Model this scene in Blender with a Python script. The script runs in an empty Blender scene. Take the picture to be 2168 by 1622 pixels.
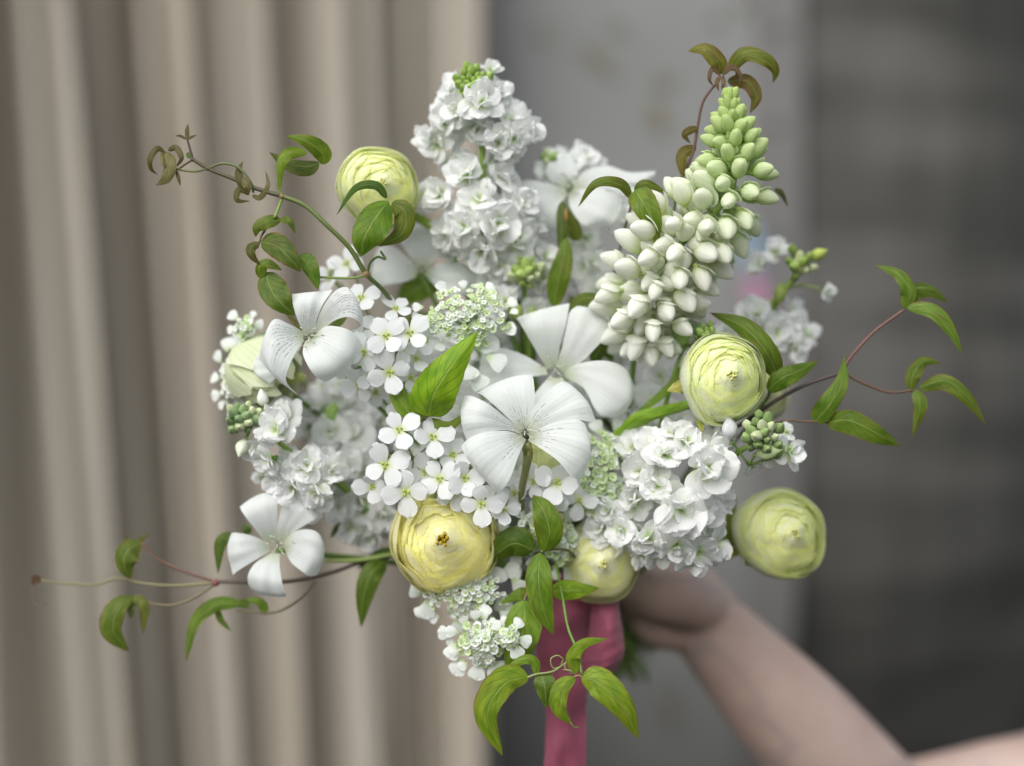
import bpy, bmesh, math, random
import numpy as np
from mathutils import Vector, Matrix

# ------------------------------------------------------------------ camera, sky, sun, exposure
C = bpy.context.scene
col = C.collection
CAMY = -0.85            # camera stands 0.85 m in front of the bouquet
HC = 1.30               # lens height
SC = 0.60 / 2168.0      # metres per photograph pixel in the plane of the bouquet front
cam_d = bpy.data.cameras.new("camera")
cam = bpy.data.objects.new("camera", cam_d)
col.objects.link(cam)
cam.location = (0, CAMY, HC)
cam.rotation_euler = (math.radians(90), 0, 0)
cam_d.sensor_width = 36
cam_d.lens = 36 * 0.85 / 0.60
cam_d.clip_end = 50
cam_d.clip_start = 0.02
cam_d.dof.use_dof = True
cam_d.dof.focus_distance = 0.853
cam_d.dof.aperture_fstop = 1.35
C.camera = cam

SUN_EL, SUN_AZ = 44.0, 208.0   # compass-like angle from +Y, clockwise: behind the lens, a little left
world = bpy.data.worlds.new("World")
C.world = world
world.use_nodes = True
wn, wl = world.node_tree.nodes, world.node_tree.links
bg = wn["Background"]
sky = wn.new("ShaderNodeTexSky")
sky.sky_type = 'NISHITA'
sky.sun_disc = False
sky.sun_elevation = math.radians(SUN_EL)
sky.sun_rotation = math.radians(SUN_AZ)
sky.dust_density = 4.0
sky.air_density = 1.0
hs = wn.new("ShaderNodeHueSaturation")
hs.inputs["Saturation"].default_value = 0.38
wl.new(sky.outputs[0], hs.inputs["Color"])
wl.new(hs.outputs[0], bg.inputs["Color"])
bg.inputs["Strength"].default_value = 0.15

sd = bpy.data.lights.new("sun", 'SUN')
sd.energy = 0.95
sd.angle = math.radians(70)
sd.color = (1.0, 1.0, 0.98)
sun = bpy.data.objects.new("sun", sd)
col.objects.link(sun)
az, el = math.radians(SUN_AZ), math.radians(SUN_EL)
sdir = Vector((math.sin(az) * math.cos(el), math.cos(az) * math.cos(el), math.sin(el)))
sun.rotation_euler = (-sdir).to_track_quat('-Z', 'Y').to_euler()
sun.location = (0, -2, 4)

C.view_settings.view_transform = 'Standard'
C.view_settings.look = 'None'
C.view_settings.exposure = 0.47
C.view_settings.gamma = 1
C.render.engine = 'CYCLES'
C.cycles.use_denoising = True
C.cycles.max_bounces = 12
C.cycles.diffuse_bounces = 8
C.cycles.transmission_bounces = 8
C.cycles.transparent_max_bounces = 4

rnd = random.Random(7)

# ------------------------------------------------------------------ helpers
def P(px, py, d=0.0):
    """photograph pixel + distance behind the bouquet front (cm) -> world point"""
    y = d / 100.0
    f = (y - CAMY) / -CAMY
    return Vector(((px - 1084) * SC * f, y, HC - (py - 811) * SC * f))

def crom(pts, n):
    """Catmull-Rom through pts (k x 3 array) -> n samples"""
    p = np.asarray(pts, float)
    k = len(p)
    if k == 2:
        t = np.linspace(0, 1, n)[:, None]
        return p[0] * (1 - t) + p[1] * t
    q = np.vstack([2 * p[0] - p[1], p, 2 * p[-1] - p[-2]])
    out = []
    for s in np.linspace(0, k - 1, n):
        i = min(int(s), k - 2)
        u = s - i
        a, b, c, d = q[i], q[i + 1], q[i + 2], q[i + 3]
        out.append(0.5 * ((2 * b) + (-a + c) * u + (2 * a - 5 * b + 4 * c - d) * u * u + (-a + 3 * b - 3 * c + d) * u ** 3))
    return np.array(out)

def mesh_from(name, verts, faces, uvs=None, smooth=True):
    me = bpy.data.meshes.new(name)
    me.from_pydata([tuple(v) for v in verts], [], faces)
    if uvs is not None:
        uvl = me.uv_layers.new(name="UVMap")
        li = np.empty(len(me.loops), dtype=np.int32)
        me.loops.foreach_get("vertex_index", li)
        uvl.data.foreach_set("uv", np.asarray(uvs, dtype=np.float32)[li].ravel())
    if smooth:
        me.polygons.foreach_set("use_smooth", [True] * len(me.polygons))
    me.update()
    return me

def grid(G):
    """G: (nv, nu, 3) -> verts, faces, uvs"""
    nv, nu = G.shape[:2]
    V = G.reshape(-1, 3)
    F = [(j * nu + i, j * nu + i + 1, (j + 1) * nu + i + 1, (j + 1) * nu + i) for j in range(nv - 1) for i in range(nu - 1)]
    U = [(i / (nu - 1), j / (nv - 1)) for j in range(nv) for i in range(nu)]
    return V, F, U

class MB:
    def __init__(s): s.v, s.f, s.u = [], [], []
    def add(s, V, F, U=None):
        o = len(s.v)
        s.v += [tuple(x) for x in V]
        s.f += [tuple(i + o for i in f) for f in F]
        s.u += list(U) if U is not None else [(0.5, 0.5)] * len(V)
        return s
    def mesh(s, name, smooth=True): return mesh_from(name, s.v, s.f, s.u, smooth)

def obj(name, me, mat, parent=None, color=None, loc=None, matrix=None):
    o = bpy.data.objects.new(name, me)
    col.objects.link(o)
    if mat is not None and len(me.materials) == 0: me.materials.append(mat)
    if parent is not None: o.parent = parent
    if matrix is not None: o.matrix_local = matrix
    if loc is not None: o.location = loc
    if color is not None: o.color = (*color, 1.0)
    return o

def tag(o, label=None, cat=None, group=None, kind=None):
    if label: o['label'] = label
    if cat: o['category'] = cat
    if group: o['group'] = group
    if kind: o['kind'] = kind
    return o

def thing(name, label, cat, group=None, loc=(0, 0, 0)):
    o = bpy.data.objects.new(name, None)
    col.objects.link(o)
    o.location = loc
    o.empty_display_size = 0.01
    return tag(o, label, cat, group)

def tube_data(pts, radii, n=24, sides=8):
    c = crom([tuple(p) for p in pts], n)
    r = np.interp(np.linspace(0, 1, n), np.linspace(0, 1, len(radii)), radii)
    V, F, U = [], [], []
    prev = None
    for i in range(n):
        t = c[min(i + 1, n - 1)] - c[max(i - 1, 0)]
        t = t / (np.linalg.norm(t) + 1e-12)
        a = prev if prev is not None else (np.array([0, 0, 1.]) if abs(t[2]) < .9 else np.array([1., 0, 0]))
        a = a - t * a.dot(t)
        a /= np.linalg.norm(a) + 1e-12
        prev = a
        b = np.cross(t, a)
        for k in range(sides):
            an = 2 * math.pi * k / sides
            V.append(c[i] + r[i] * (math.cos(an) * a + math.sin(an) * b))
            U.append((k / sides, i / (n - 1)))
    for i in range(n - 1):
        for k in range(sides):
            k2 = (k + 1) % sides
            F.append((i * sides + k, i * sides + k2, (i + 1) * sides + k2, (i + 1) * sides + k))
    F.append(tuple(range(sides))[::-1])
    F.append(tuple((n - 1) * sides + k for k in range(sides)))
    return V, F, U

def pr(px): return px * SC
def tube(name, pts, radii_px, mat, parent, color=None, n=24, sides=8):
    V, F, U = tube_data([P(*p) for p in pts], [pr(r) for r in radii_px], n, sides)
    return obj(name, mesh_from(name, V, F, U), mat, parent, color)

def frame(zdir, up=None, roll=0.0):
    """rotation whose local Z looks along zdir"""
    z = Vector(zdir).normalized()
    u = Vector(up) if up is not None else Vector((0, 0, 1))
    if abs(z.dot(u.normalized())) > .98: u = Vector((0, -1, 0)) if up is None else Vector((1, 0, 0))
    x = u.cross(z).normalized()
    y = z.cross(x)
    M = Matrix((x, y, z)).transposed().to_4x4()
    return M @ Matrix.Rotation(roll, 4, 'Z')

def frame_x(xdir, up):
    x = Vector(xdir).normalized()
    u = Vector(up)
    z = (u - x * u.dot(x))
    if z.length < 1e-4: z = Vector((0, -1, 0)) - x * x.dot(Vector((0, -1, 0)))
    z.normalize()
    y = z.cross(x)
    return Matrix((x, y, z)).transposed().to_4x4()

# ------------------------------------------------------------------ materials
def nm(name):
    m = bpy.data.materials.new(name)
    m.use_nodes = True
    nt = m.node_tree
    for n in list(nt.nodes): nt.nodes.remove(n)
    return m, nt.nodes, nt.links

def math_n(N, L, op, a, b=None, clamp=False):
    n = N.new("ShaderNodeMath"); n.operation = op; n.use_clamp = clamp
    for i, x in enumerate((a, b)):
        if x is None: continue
        if isinstance(x, (int, float)): n.inputs[i].default_value = x
        else: L.new(x, n.inputs[i])
    return n.outputs[0]

def mix_c(N, L, fac, a, b, mode='MIX'):
    n = N.new("ShaderNodeMix"); n.data_type = 'RGBA'; n.blend_type = mode
    for sock, x in ((n.inputs[0], fac), (n.inputs[6], a), (n.inputs[7], b)):
        if isinstance(x, (int, float)): sock.default_value = x
        elif isinstance(x, tuple): sock.default_value = (*x, 1)
        else: L.new(x, sock)
    return n.outputs[2]

def smooth_n(N, L, x, lo, hi, a=0.0, b=1.0):
    n = N.new("ShaderNodeMapRange"); n.interpolation_type = 'SMOOTHSTEP'
    n.inputs[1].default_value, n.inputs[2].default_value = lo, hi
    n.inputs[3].default_value, n.inputs[4].default_value = a, b
    L.new(x, n.inputs[0]); return n.outputs[0]

def finish(N, L, colsock, trans=0.3, rough=0.55, spec=0.25, bump=None, bstr=0.2, bdist=0.0005, tcol=None, sheen=0.0):
    out = N.new("ShaderNodeOutputMaterial")
    b = N.new("ShaderNodeBsdfPrincipled")
    b.inputs["Roughness"].default_value = rough
    b.inputs["Specular IOR Level"].default_value = spec
    if sheen: b.inputs["Sheen Weight"].default_value = sheen
    if isinstance(colsock, tuple): b.inputs["Base Color"].default_value = (*colsock, 1)
    else: L.new(colsock, b.inputs["Base Color"])
    if bump is not None:
        bn = N.new("ShaderNodeBump"); bn.inputs["Strength"].default_value = bstr; bn.inputs["Distance"].default_value = bdist
        L.new(bump, bn.inputs["Height"]); L.new(bn.outputs[0], b.inputs["Normal"])
    if trans > 0:
        t = N.new("ShaderNodeBsdfTranslucent")
        src = tcol if tcol is not None else colsock
        if isinstance(src, tuple): t.inputs["Color"].default_value = (*src, 1)
        else: L.new(src, t.inputs["Color"])
        mx = N.new("ShaderNodeMixShader"); mx.inputs[0].default_value = trans
        L.new(b.outputs[0], mx.inputs[1]); L.new(t.outputs[0], mx.inputs[2]); L.new(mx.outputs[0], out.inputs[0])
    else: L.new(b.outputs[0], out.inputs[0])

def noise(N, L, scale, detail=3, vec=None, rough=0.5):
    n = N.new("ShaderNodeTexNoise"); n.inputs["Scale"].default_value = scale
    n.inputs["Detail"].default_value = detail; n.inputs["Roughness"].default_value = rough
    if vec is not None: L.new(vec, n.inputs["Vector"])
    return n.outputs["Fac"]

def uvxy(N, L):
    tc = N.new("ShaderNodeTexCoord"); sp = N.new("ShaderNodeSeparateXYZ")
    L.new(tc.outputs["UV"], sp.inputs[0]); return sp.outputs[0], sp.outputs[1], tc

def combine(N, L, x, y, z=0.0):
    c = N.new("ShaderNodeCombineXYZ")
    for i, s in enumerate((x, y, z)):
        if isinstance(s, (int, float)): c.inputs[i].default_value = s
        else: L.new(s, c.inputs[i])
    return c.outputs[0]

def petal_mat(name, base, edge, heart, veins=16, vein_amt=0.10, heart_to=0.25, trans=0.35, marks=False, mark_len=(.36, .42), use_obj=False, rough=.55, edge_from=.75):
    """white petal: heart colour at the claw, faint long veins, optional dashed nectar lines"""
    m, N, L = nm(name)
    u, v, tc = uvxy(N, L)
    oi = N.new("ShaderNodeObjectInfo")
    wob = noise(N, L, 2.2, 2, combine(N, L, u, v, oi.outputs["Random"]))
    uu = math_n(N, L, 'ADD', u, math_n(N, L, 'MULTIPLY', math_n(N, L, 'SUBTRACT', wob, .5), .05))
    ul = math_n(N, L, 'MULTIPLY', uu, veins)
    fr = math_n(N, L, 'FRACT', ul)
    dist = math_n(N, L, 'ABSOLUTE', math_n(N, L, 'SUBTRACT', fr, .5))
    line = smooth_n(N, L, dist, 0.02, 0.22, 1.0, 0.0)
    c = mix_c(N, L, smooth_n(N, L, v, 0.0, heart_to), heart, base)
    c = mix_c(N, L, smooth_n(N, L, v, edge_from, 1.0), c, edge)
    c = mix_c(N, L, math_n(N, L, 'MULTIPLY', line, vein_amt), c, tuple(x * .72 for x in base))
    if marks:
        idx = math_n(N, L, 'FLOOR', ul)
        dn = noise(N, L, 1.0, 1, combine(N, L, math_n(N, L, 'MULTIPLY', idx, 3.7), math_n(N, L, 'MULTIPLY', v, 26.0), math_n(N, L, 'MULTIPLY', oi.outputs["Random"], 31.0)))
        dash = smooth_n(N, L, dn, 0.42, 0.50)
        thin = smooth_n(N, L, dist, 0.035, 0.10, 1.0, 0.0)
        ln = noise(N, L, 1.0, 0, combine(N, L, math_n(N, L, 'MULTIPLY', idx, 5.1), 0.3, math_n(N, L, 'MULTIPLY', oi.outputs["Random"], 17.0)))
        top = math_n(N, L, 'ADD', mark_len[0], math_n(N, L, 'MULTIPLY', ln, mark_len[1]))
        inr = math_n(N, L, 'MULTIPLY', smooth_n(N, L, v, 0.10, 0.17), smooth_n(N, L, math_n(N, L, 'SUBTRACT', v, top), -0.10, 0.0, 1.0, 0.0))
        ue = smooth_n(N, L, math_n(N, L, 'ABSOLUTE', math_n(N, L, 'SUBTRACT', u, .5)), .36, .44, 1., 0.)
        mk = math_n(N, L, 'MULTIPLY', math_n(N, L, 'MULTIPLY', dash, thin), math_n(N, L, 'MULTIPLY', inr, ue))
        c = mix_c(N, L, math_n(N, L, 'MULTIPLY', mk, marks), c, (0.13, 0.12, 0.10))
    if use_obj: c = mix_c(N, L, 1.0, c, oi.outputs["Color"], 'MULTIPLY')
    bmp = math_n(N, L, 'MULTIPLY', line, 1.0)
    finish(N, L, c, trans, rough, 0.2, bmp, 0.3, 0.0003)
    return m

M_cock = petal_mat("cockle petal", (.86, .90, .89), (.87, .905, .90), (.66, .71, .55), 11, .10, .22, .44, marks=.9, rough=.7)
M_cock_c = petal_mat("cockle petal short streaks", (.86, .90, .89), (.87, .905, .90), (.66, .71, .55), 9, .12, .22, .44, marks=.85, mark_len=(.16, .40), rough=.7)
M_cock_far = petal_mat("cockle petal plain", (.84, .88, .86), (.85, .89, .87), (.66, .72, .54), 12, .08, .25, .42, marks=.3, mark_len=(.15, .38), rough=.7)
M_stock = petal_mat("stock petal", (.91, .92, .915), (.92, .93, .93), (.64, .78, .38), 7, .07, .36, .46)
M_rocket = petal_mat("rocket petal", (.85, .875, .885), (.86, .88, .90), (.66, .74, .36), 7, .12, .24, .36)
M_lace = petal_mat("lace petal", (.84, .88, .84), (.86, .89, .86), (.55, .68, .35), 5, .08, .25, .30, use_obj=True)
M_ran = petal_mat("ranunculus petal", (.95, .95, .82), (.90, .90, .52), (.93, .92, .58), 20, .06, .55, .46, use_obj=True, rough=.45, edge_from=.90)
M_ranw = petal_mat("ranunculus outer petal", (.74, .80, .52), (.76, .80, .56), (.66, .74, .40), 14, .28, .3, .35, use_obj=True, rough=.45)
M_lup = petal_mat("lupin floret", (.90, .92, .86), (.92, .93, .90), (.62, .72, .32), 9, .10, .55, .38, use_obj=True, rough=.6)

def leaf_mat():
    m, N, L = nm("vine leaf")
    u, v, tc = uvxy(N, L)
    oi = N.new("ShaderNodeObjectInfo")
    au = math_n(N, L, 'ABSOLUTE', math_n(N, L, 'SUBTRACT', u, .5))
    mid = smooth_n(N, L, au, 0.008, 0.035, 1., 0.)
    # side veins sweep forward from the midrib
    ph = math_n(N, L, 'FRACT', math_n(N, L, 'ADD', math_n(N, L, 'MULTIPLY', math_n(N, L, 'SUBTRACT', v, math_n(N, L, 'MULTIPLY', au, .75)), 6.0), math_n(N, L, 'MULTIPLY', noise(N, L, 4, 2, tc.outputs["UV"]), .5)))
    side = smooth_n(N, L, math_n(N, L, 'ABSOLUTE', math_n(N, L, 'SUBTRACT', ph, .5)), .03, .10, 1., 0.)
    vein = math_n(N, L, 'MAXIMUM', mid, math_n(N, L, 'MULTIPLY', side, .6))
    mott = noise(N, L, 5, 4, combine(N, L, u, v, math_n(N, L, 'MULTIPLY', oi.outputs["Random"], 20.0)))
    g = mix_c(N, L, smooth_n(N, L, mott, .3, .7), (.62, .78, .5), (1.15, 1.1, 1.05))
    c = mix_c(N, L, 1.0, g, oi.outputs["Color"], 'MULTIPLY')
    c = mix_c(N, L, math_n(N, L, 'MULTIPLY', side, .32), c, (.05, .11, .012))
    c = mix_c(N, L, math_n(N, L, 'MULTIPLY', mid, .5), c, (.30, .40, .12))
    rim = smooth_n(N, L, au, .448, .49)
    tipm = smooth_n(N, L, v, .90, 1.0)
    rd = math_n(N, L, 'MULTIPLY', math_n(N, L, 'MAXIMUM', rim, math_n(N, L, 'MULTIPLY', tipm, .6)), math_n(N, L, 'POWER', oi.outputs["Alpha"], .6), clamp=True)
    c = mix_c(N, L, math_n(N, L, 'MULTIPLY', rd, .85, True), c, (.24, .085, .03))
    blot = smooth_n(N, L, noise(N, L, 3.0, 3, combine(N, L, v, u, math_n(N, L, 'MULTIPLY', oi.outputs["Random"], 50.0))), .52, .72)
    c = mix_c(N, L, math_n(N, L, 'MULTIPLY', math_n(N, L, 'MULTIPLY', blot, .55), oi.outputs["Alpha"]), c, (.15, .07, .03))
    hgt = math_n(N, L, 'SUBTRACT', math_n(N, L, 'MULTIPLY', mott, .4), vein)
    finish(N, L, c, .34, .50, .30, hgt, .5, .0006)
    return m
M_leaf = leaf_mat()

def obj_mat(name, var=.25, scale=60, trans=0.0, rough=.5, spec=.35, stretch=True):
    m, N, L = nm(name)
    tc = N.new("ShaderNodeTexCoord")
    oi = N.new("ShaderNodeObjectInfo")
    u, v, _ = uvxy(N, L)
    vec = combine(N, L, math_n(N, L, 'MULTIPLY', u, 6.0), v) if stretch else tc.outputs["Object"]
    n = noise(N, L, 3.0 if stretch else scale, 4, vec)
    g = mix_c(N, L, n, (1 - var,) * 3, (1 + var,) * 3)
    c = mix_c(N, L, 1.0, g, oi.outputs["Color"], 'MULTIPLY')
    finish(N, L, c, trans, rough, spec, n, .3, .0004)
    return m
M_stem = obj_mat("stem")
M_bud = obj_mat("bud", .35, 400, .15, .5, .3, stretch=False)

def ribbon_mat():
    m, N, L = nm("raspberry silk")
    u, v, tc = uvxy(N, L)
    wv = noise(N, L, 1.0, 2, combine(N, L, math_n(N, L, 'MULTIPLY', u, 160.0), math_n(N, L, 'MULTIPLY', v, 16.0)))
    w2 = noise(N, L, 1.0, 2, combine(N, L, math_n(N, L, 'MULTIPLY', u, 14.0), math_n(N, L, 'MULTIPLY', v, 420.0)))
    s = math_n(N, L, 'ADD', wv, w2)
    c = mix_c(N, L, smooth_n(N, L, s, .7, 1.3), (.22, .042, .080), (.33, .085, .135))
    finish(N, L, c, .12, .55, .3, s, .35, .0004, sheen=.3)
    return m
M_rib = ribbon_mat()

def skin_mat():
    m, N, L = nm("skin")
    tc = N.new("ShaderNodeTexCoord")
    n1 = noise(N, L, 14, 4, tc.outputs["Object"]); n2 = noise(N, L, 420, 3, tc.outputs["Object"])
    c = mix_c(N, L, smooth_n(N, L, n1, .35, .68), (.44, .315, .26), (.50, .385, .335))
    # faint bluish veins under the skin of the inner forearm
    ms = N.new("ShaderNodeTexNoise"); ms.inputs["Scale"].default_value = 9; L.new(tc.outputs["Object"], ms.inputs["Vector"])
    vv = smooth_n(N, L, math_n(N, L, 'ABSOLUTE', math_n(N, L, 'SUBTRACT', ms.outputs["Fac"], .5)), .0, .035, .5, 0.)
    c = mix_c(N, L, vv, c, (.33, .27, .26))
    out = N.new("ShaderNodeOutputMaterial"); b = N.new("ShaderNodeBsdfPrincipled")
    L.new(c, b.inputs["Base Color"]); b.inputs["Roughness"].default_value = .5; b.inputs["Specular IOR Level"].default_value = .35
    b.inputs["Subsurface Weight"].default_value = .25; b.inputs["Subsurface Radius"].default_value = (.012, .004, .002); b.inputs["Subsurface Scale"].default_value = .5
    bn = N.new("ShaderNodeBump"); bn.inputs["Strength"].default_value = .2; bn.inputs["Distance"].default_value = .0003
    L.new(n2, bn.inputs["Height"]); L.new(bn.outputs[0], b.inputs["Normal"]); L.new(b.outputs[0], out.inputs[0])
    return m
M_skin = skin_mat()

def curtain_mat():
    m, N, L = nm("linen curtain")
    tc = N.new("ShaderNodeTexCoord")
    mp = N.new("ShaderNodeMapping"); mp.inputs["Scale"].default_value = (900, 900, 60); L.new(tc.outputs["Object"], mp.inputs[0])
    mq = N.new("ShaderNodeMapping"); mq.inputs["Scale"].default_value = (60, 60, 900); L.new(tc.outputs["Object"], mq.inputs[0])
    s = math_n(N, L, 'ADD', noise(N, L, 1, 2, mp.outputs[0]), noise(N, L, 1, 2, mq.outputs[0]))
    ms = N.new("ShaderNodeMapping"); ms.inputs["Scale"].default_value = (9, 9, .5); L.new(tc.outputs["Object"], ms.inputs[0])
    big = noise(N, L, 1, 3, ms.outputs[0])
    c = mix_c(N, L, smooth_n(N, L, big, .35, .65), (.385, .343, .285), (.38, .36, .31))
    c = mix_c(N, L, smooth_n(N, L, s, .7, 1.3, 0, .3), c, (.27, .235, .195))
    finish(N, L, c, .08, .85, .1, s, .4, .001)
    return m
M_curt = curtain_mat()

def panel_mat():
    m, N, L = nm("painted grey sheet")
    tc = N.new("ShaderNodeTexCoord")
    n = noise(N, L, 5, 5, tc.outputs["Object"])
    c = mix_c(N, L, smooth_n(N, L, n, .3, .7), (.178, .186, .182), (.210, .215, .208))
    mp = N.new("ShaderNodeMapping"); mp.inputs["Scale"].default_value = (6, 6, 3.0); L.new(tc.outputs["Object"], mp.inputs[0])
    r = smooth_n(N, L, noise(N, L, 1, 6, mp.outputs[0], .6), .60, .74, 0, .45)
    c = mix_c(N, L, r, c, (.15, .12, .07))
    finish(N, L, c, 0, .55, .35, n, .2, .002)
    return m
M_panel = panel_mat()

def plain(name, c1, c2, scale=30, rough=.6, sx=(1, 1, 1), trans=0, bstr=.2, spec=.3):
    m, N, L = nm(name)
    tc = N.new("ShaderNodeTexCoord")
    mp = N.new("ShaderNodeMapping"); mp.inputs["Scale"].default_value = sx; L.new(tc.outputs["Object"], mp.inputs[0])
    n = noise(N, L, scale, 5, mp.outputs[0])
    c = mix_c(N, L, smooth_n(N, L, n, .3, .7), c1, c2)
    finish(N, L, c, trans, rough, spec, n, bstr, .002)
    return m
M_strip = plain("galvanised strip", (.125, .125, .122), (.16, .16, .155), 8, .5, (1, 1, .25))
M_rivet = plain("rivet", (.06, .055, .045), (.12, .11, .09), 200)
M_rust = plain("rust stain", (.16, .14, .095), (.145, .12, .07), 40, .8)
M_blue = plain("blue paint", (.18, .28, .38), (.22, .32, .42), 40)
M_pink = plain("pink paint", (.34, .17, .28), (.40, .20, .30), 40)

def screen_mat():
    m, N, L = nm("coarse grey cloth")
    tc = N.new("ShaderNodeTexCoord")
    a = N.new("ShaderNodeMapping"); a.inputs["Scale"].default_value = (1.2, 1, 15); L.new(tc.outputs["Object"], a.inputs[0])
    b = N.new("ShaderNodeMapping"); b.inputs["Scale"].default_value = (5, 1, .8); L.new(tc.outputs["Object"], b.inputs[0])
    n1, n2 = noise(N, L, 1, 5, a.outputs[0]), noise(N, L, 1, 4, b.outputs[0])
    n3 = noise(N, L, 3.0, 3, tc.outputs["Object"])
    s = math_n(N, L, 'ADD', math_n(N, L, 'MULTIPLY', n1, .42), math_n(N, L, 'ADD', math_n(N, L, 'MULTIPLY', n2, .03), math_n(N, L, 'MULTIPLY', n3, .5)))
    c = mix_c(N, L, smooth_n(N, L, s, .36, .62), (.055, .055, .050), (.130, .127, .117))
    finish(N, L, c, 0, .8, .15, s, .4, .002)
    return m
M_screen = screen_mat()

# ------------------------------------------------------------------ backdrop: curtain, metal sheet, board wall
BD = 92.0   # cm behind the bouquet front
# fold lines: (x at the top of the photo, x at the bottom, push towards the viewer)
folds = [(-560, -520, 0), (-500, -470, 3.0), (-430, -400, -1.5), (-360, -330, 2.8), (-280, -250, -1), (-200, -120, 2.2), (-180, -90, .2), (-66, 2, 1.6),
         (-34, 84, -5.0), (84, 212, 2.4), (99, 230, .9), (166, 298, 3.2), (190, 318, -1.2), (226, 345, -.2), (244, 364, -4.2), (326, 440, 2.4), (340, 462, .9),
         (420, 522, 3.0), (437, 540, -.4), (480, 548, .2), (500, 560, -.4), (577, 652, 2.8), (594, 668, -2.0), (736, 806, 3.0), (748, 822, .9), (803, 845, 2.5),
         (822, 868, -1.0), (866, 895, 1.2), (884, 908, -1.2), (1018, 1018, 2.6), (1036, 1040, -1.0)]
nx, nz = 900, 60
xt = np.array([f[0] for f in folds], float); xb = np.array([f[1] for f in folds], float); dd = np.array([f[2] for f in folds], float)
G = np.zeros((nz, nx, 3))
for j in range(nz):
    py = -420 + 2500 * j / (nz - 1)
    t = py / 1622.0
    wob = 5 * np.sin(t * 5 + np.arange(len(xt)) * 1.7)
    wob[-3:] = 0
    xs = np.sort(xt * (1 - t) + xb * t + wob)
    q = np.linspace(0, len(xs) - 1, nx)
    i0 = np.minimum(q.astype(int), len(xs) - 2); fr = q - i0
    sm = (1 - np.cos(math.pi * fr)) / 2
    X = np.interp(q, np.arange(len(xs)), xs)
    dep = dd[i0] * (1 - sm) + dd[i0 + 1] * sm
    for i in range(nx):
        p = P(X[i], py, BD)
        G[j, i] = (p.x, p.y - dep[i] * .0165, p.z)
V, F, U = grid(G)
curtain = obj("curtain", mesh_from("curtain", V, F, U), M_curt)
tag(curtain, "beige brown linen curtain hanging in long soft folds on the left", "curtain")

def bow(z, x=0.0, amt=1.0):
    """added backward sweep that puts shade on the sheets towards their foot (metres, positive = away)"""
    t = max(0.0, HC + .02 - z)
    return amt * .42 * t * t / .9

def slab_b(name, x0, x1, y0, y1, d, th, mat, parent=None, amt=1.0):
    a, b = P(x0, y1, d), P(x1, y0, d)
    n = 60
    V, F = [], []
    for j in range(n):
        z = a.z + (b.z - a.z) * j / (n - 1)
        o_ = d / 100 + bow(z, 0, amt)  # made-up bow, tilts the lower sheet and post out of the light
        V += [(a.x, o_, z), (b.x, o_, z), (b.x, o_ + th, z), (a.x, o_ + th, z)]
    for j in range(n - 1):
        for k in range(4):
            k2 = (k + 1) % 4
            F.append((j * 4 + k, j * 4 + k2, j * 4 + 4 + k2, j * 4 + 4 + k))
    F += [(3, 2, 1, 0), tuple((n - 1) * 4 + k for k in range(4))]
    o = obj(name, mesh_from(name, V, F, None, False), mat, parent)
    return o

def slab(name, x0, x1, y0, y1, d, th, mat, parent=None, bevel=.002):
    a, b = P(x0, y1, d), P(x1, y0, d)
    me = bpy.data.meshes.new(name)
    bm = bmesh.new()
    bmesh.ops.create_cube(bm, size=1)
    bmesh.ops.scale(bm, vec=(b.x - a.x, th, b.z - a.z), verts=bm.verts)
    bmesh.ops.translate(bm, vec=((a.x + b.x) / 2, d / 100 + th / 2, (a.z + b.z) / 2), verts=bm.verts)
    bmesh.ops.bevel(bm, geom=bm.edges[:], offset=bevel, segments=2, affect='EDGES')
    bm.to_mesh(me); bm.free()
    return obj(name, me, mat, parent)

wall = tag(slab("wall", -900, 3600, -700, 2600, 150, .05, M_panel), kind='structure')
panel = slab_b("metal_sheet", 880, 1618, -500, 2150, 101, .02, M_panel)
tag(panel, "smooth grey painted metal sheet with rust brown smudges beside the curtain", "metal sheet")
def disc_cap(name, px, py, d, r, mat, parent, h=.5):
    me = bpy.data.meshes.new(name); bm = bmesh.new()
    bmesh.ops.create_uvsphere(bm, u_segments=16, v_segments=8, radius=r)
    bmesh.ops.scale(bm, vec=(1, h, 1), verts=bm.verts)
    bm.to_mesh(me); bm.free()
    me.polygons.foreach_set("use_smooth", [True] * len(me.polygons))
    q_ = P(px, py, d); q_.y += bow(q_.z)
    return obj(name, me, mat, parent, loc=q_)
def smear(name, pts, widths, d, mat, parent):
    """a thin stain with an irregular outline, a hair proud of the sheet"""
    c = crom([(x, y, 0) for x, y in pts], 26); w = np.interp(np.linspace(0, 1, 26), np.linspace(0, 1, len(widths)), widths)
    rr = random.Random(int(pts[0][0])); Gs = np.zeros((26, 5, 3))
    for j in range(26):
        t = c[min(j + 1, 25)] - c[max(j - 1, 0)]; t /= np.linalg.norm(t); nrm = np.array([-t[1], t[0], 0])
        for i in range(5):
            q = c[j] + nrm * w[j] * (i - 2) / 2 * (1 + rr.uniform(-.25, .25))
            Gs[j, i] = P(q[0], q[1], d); Gs[j, i][1] += bow(Gs[j, i][2])
    V, F, U = grid(Gs); return obj(name, mesh_from(name, V, F, U), mat, parent)
smear("rust_stain", [(1225, 95), (1270, 130), (1310, 160)], [5, 12, 5], 100.6, M_rust, panel)
smear("rust_stain", [(1380, 170), (1405, 172), (1432, 168)], [5, 14, 4], 100.6, M_rust, panel)
smear("rust_stain", [(1378, 215), (1395, 250), (1402, 285)], [8, 20, 4], 100.6, M_rust, panel)
smear("rust_stain", [(1290, 60), (1305, 62), (1322, 60)], [4, 12, 4], 100.6, M_rust, panel)
smear("rust_stain", [(1140, 60), (1155, 75), (1160, 90)], [4, 12, 4], 100.6, M_rust, panel)
smear("rust_stain", [(1425, 1500), (1435, 1540), (1440, 1590)], [5, 12, 5], 100.6, M_rust, panel)
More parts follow.
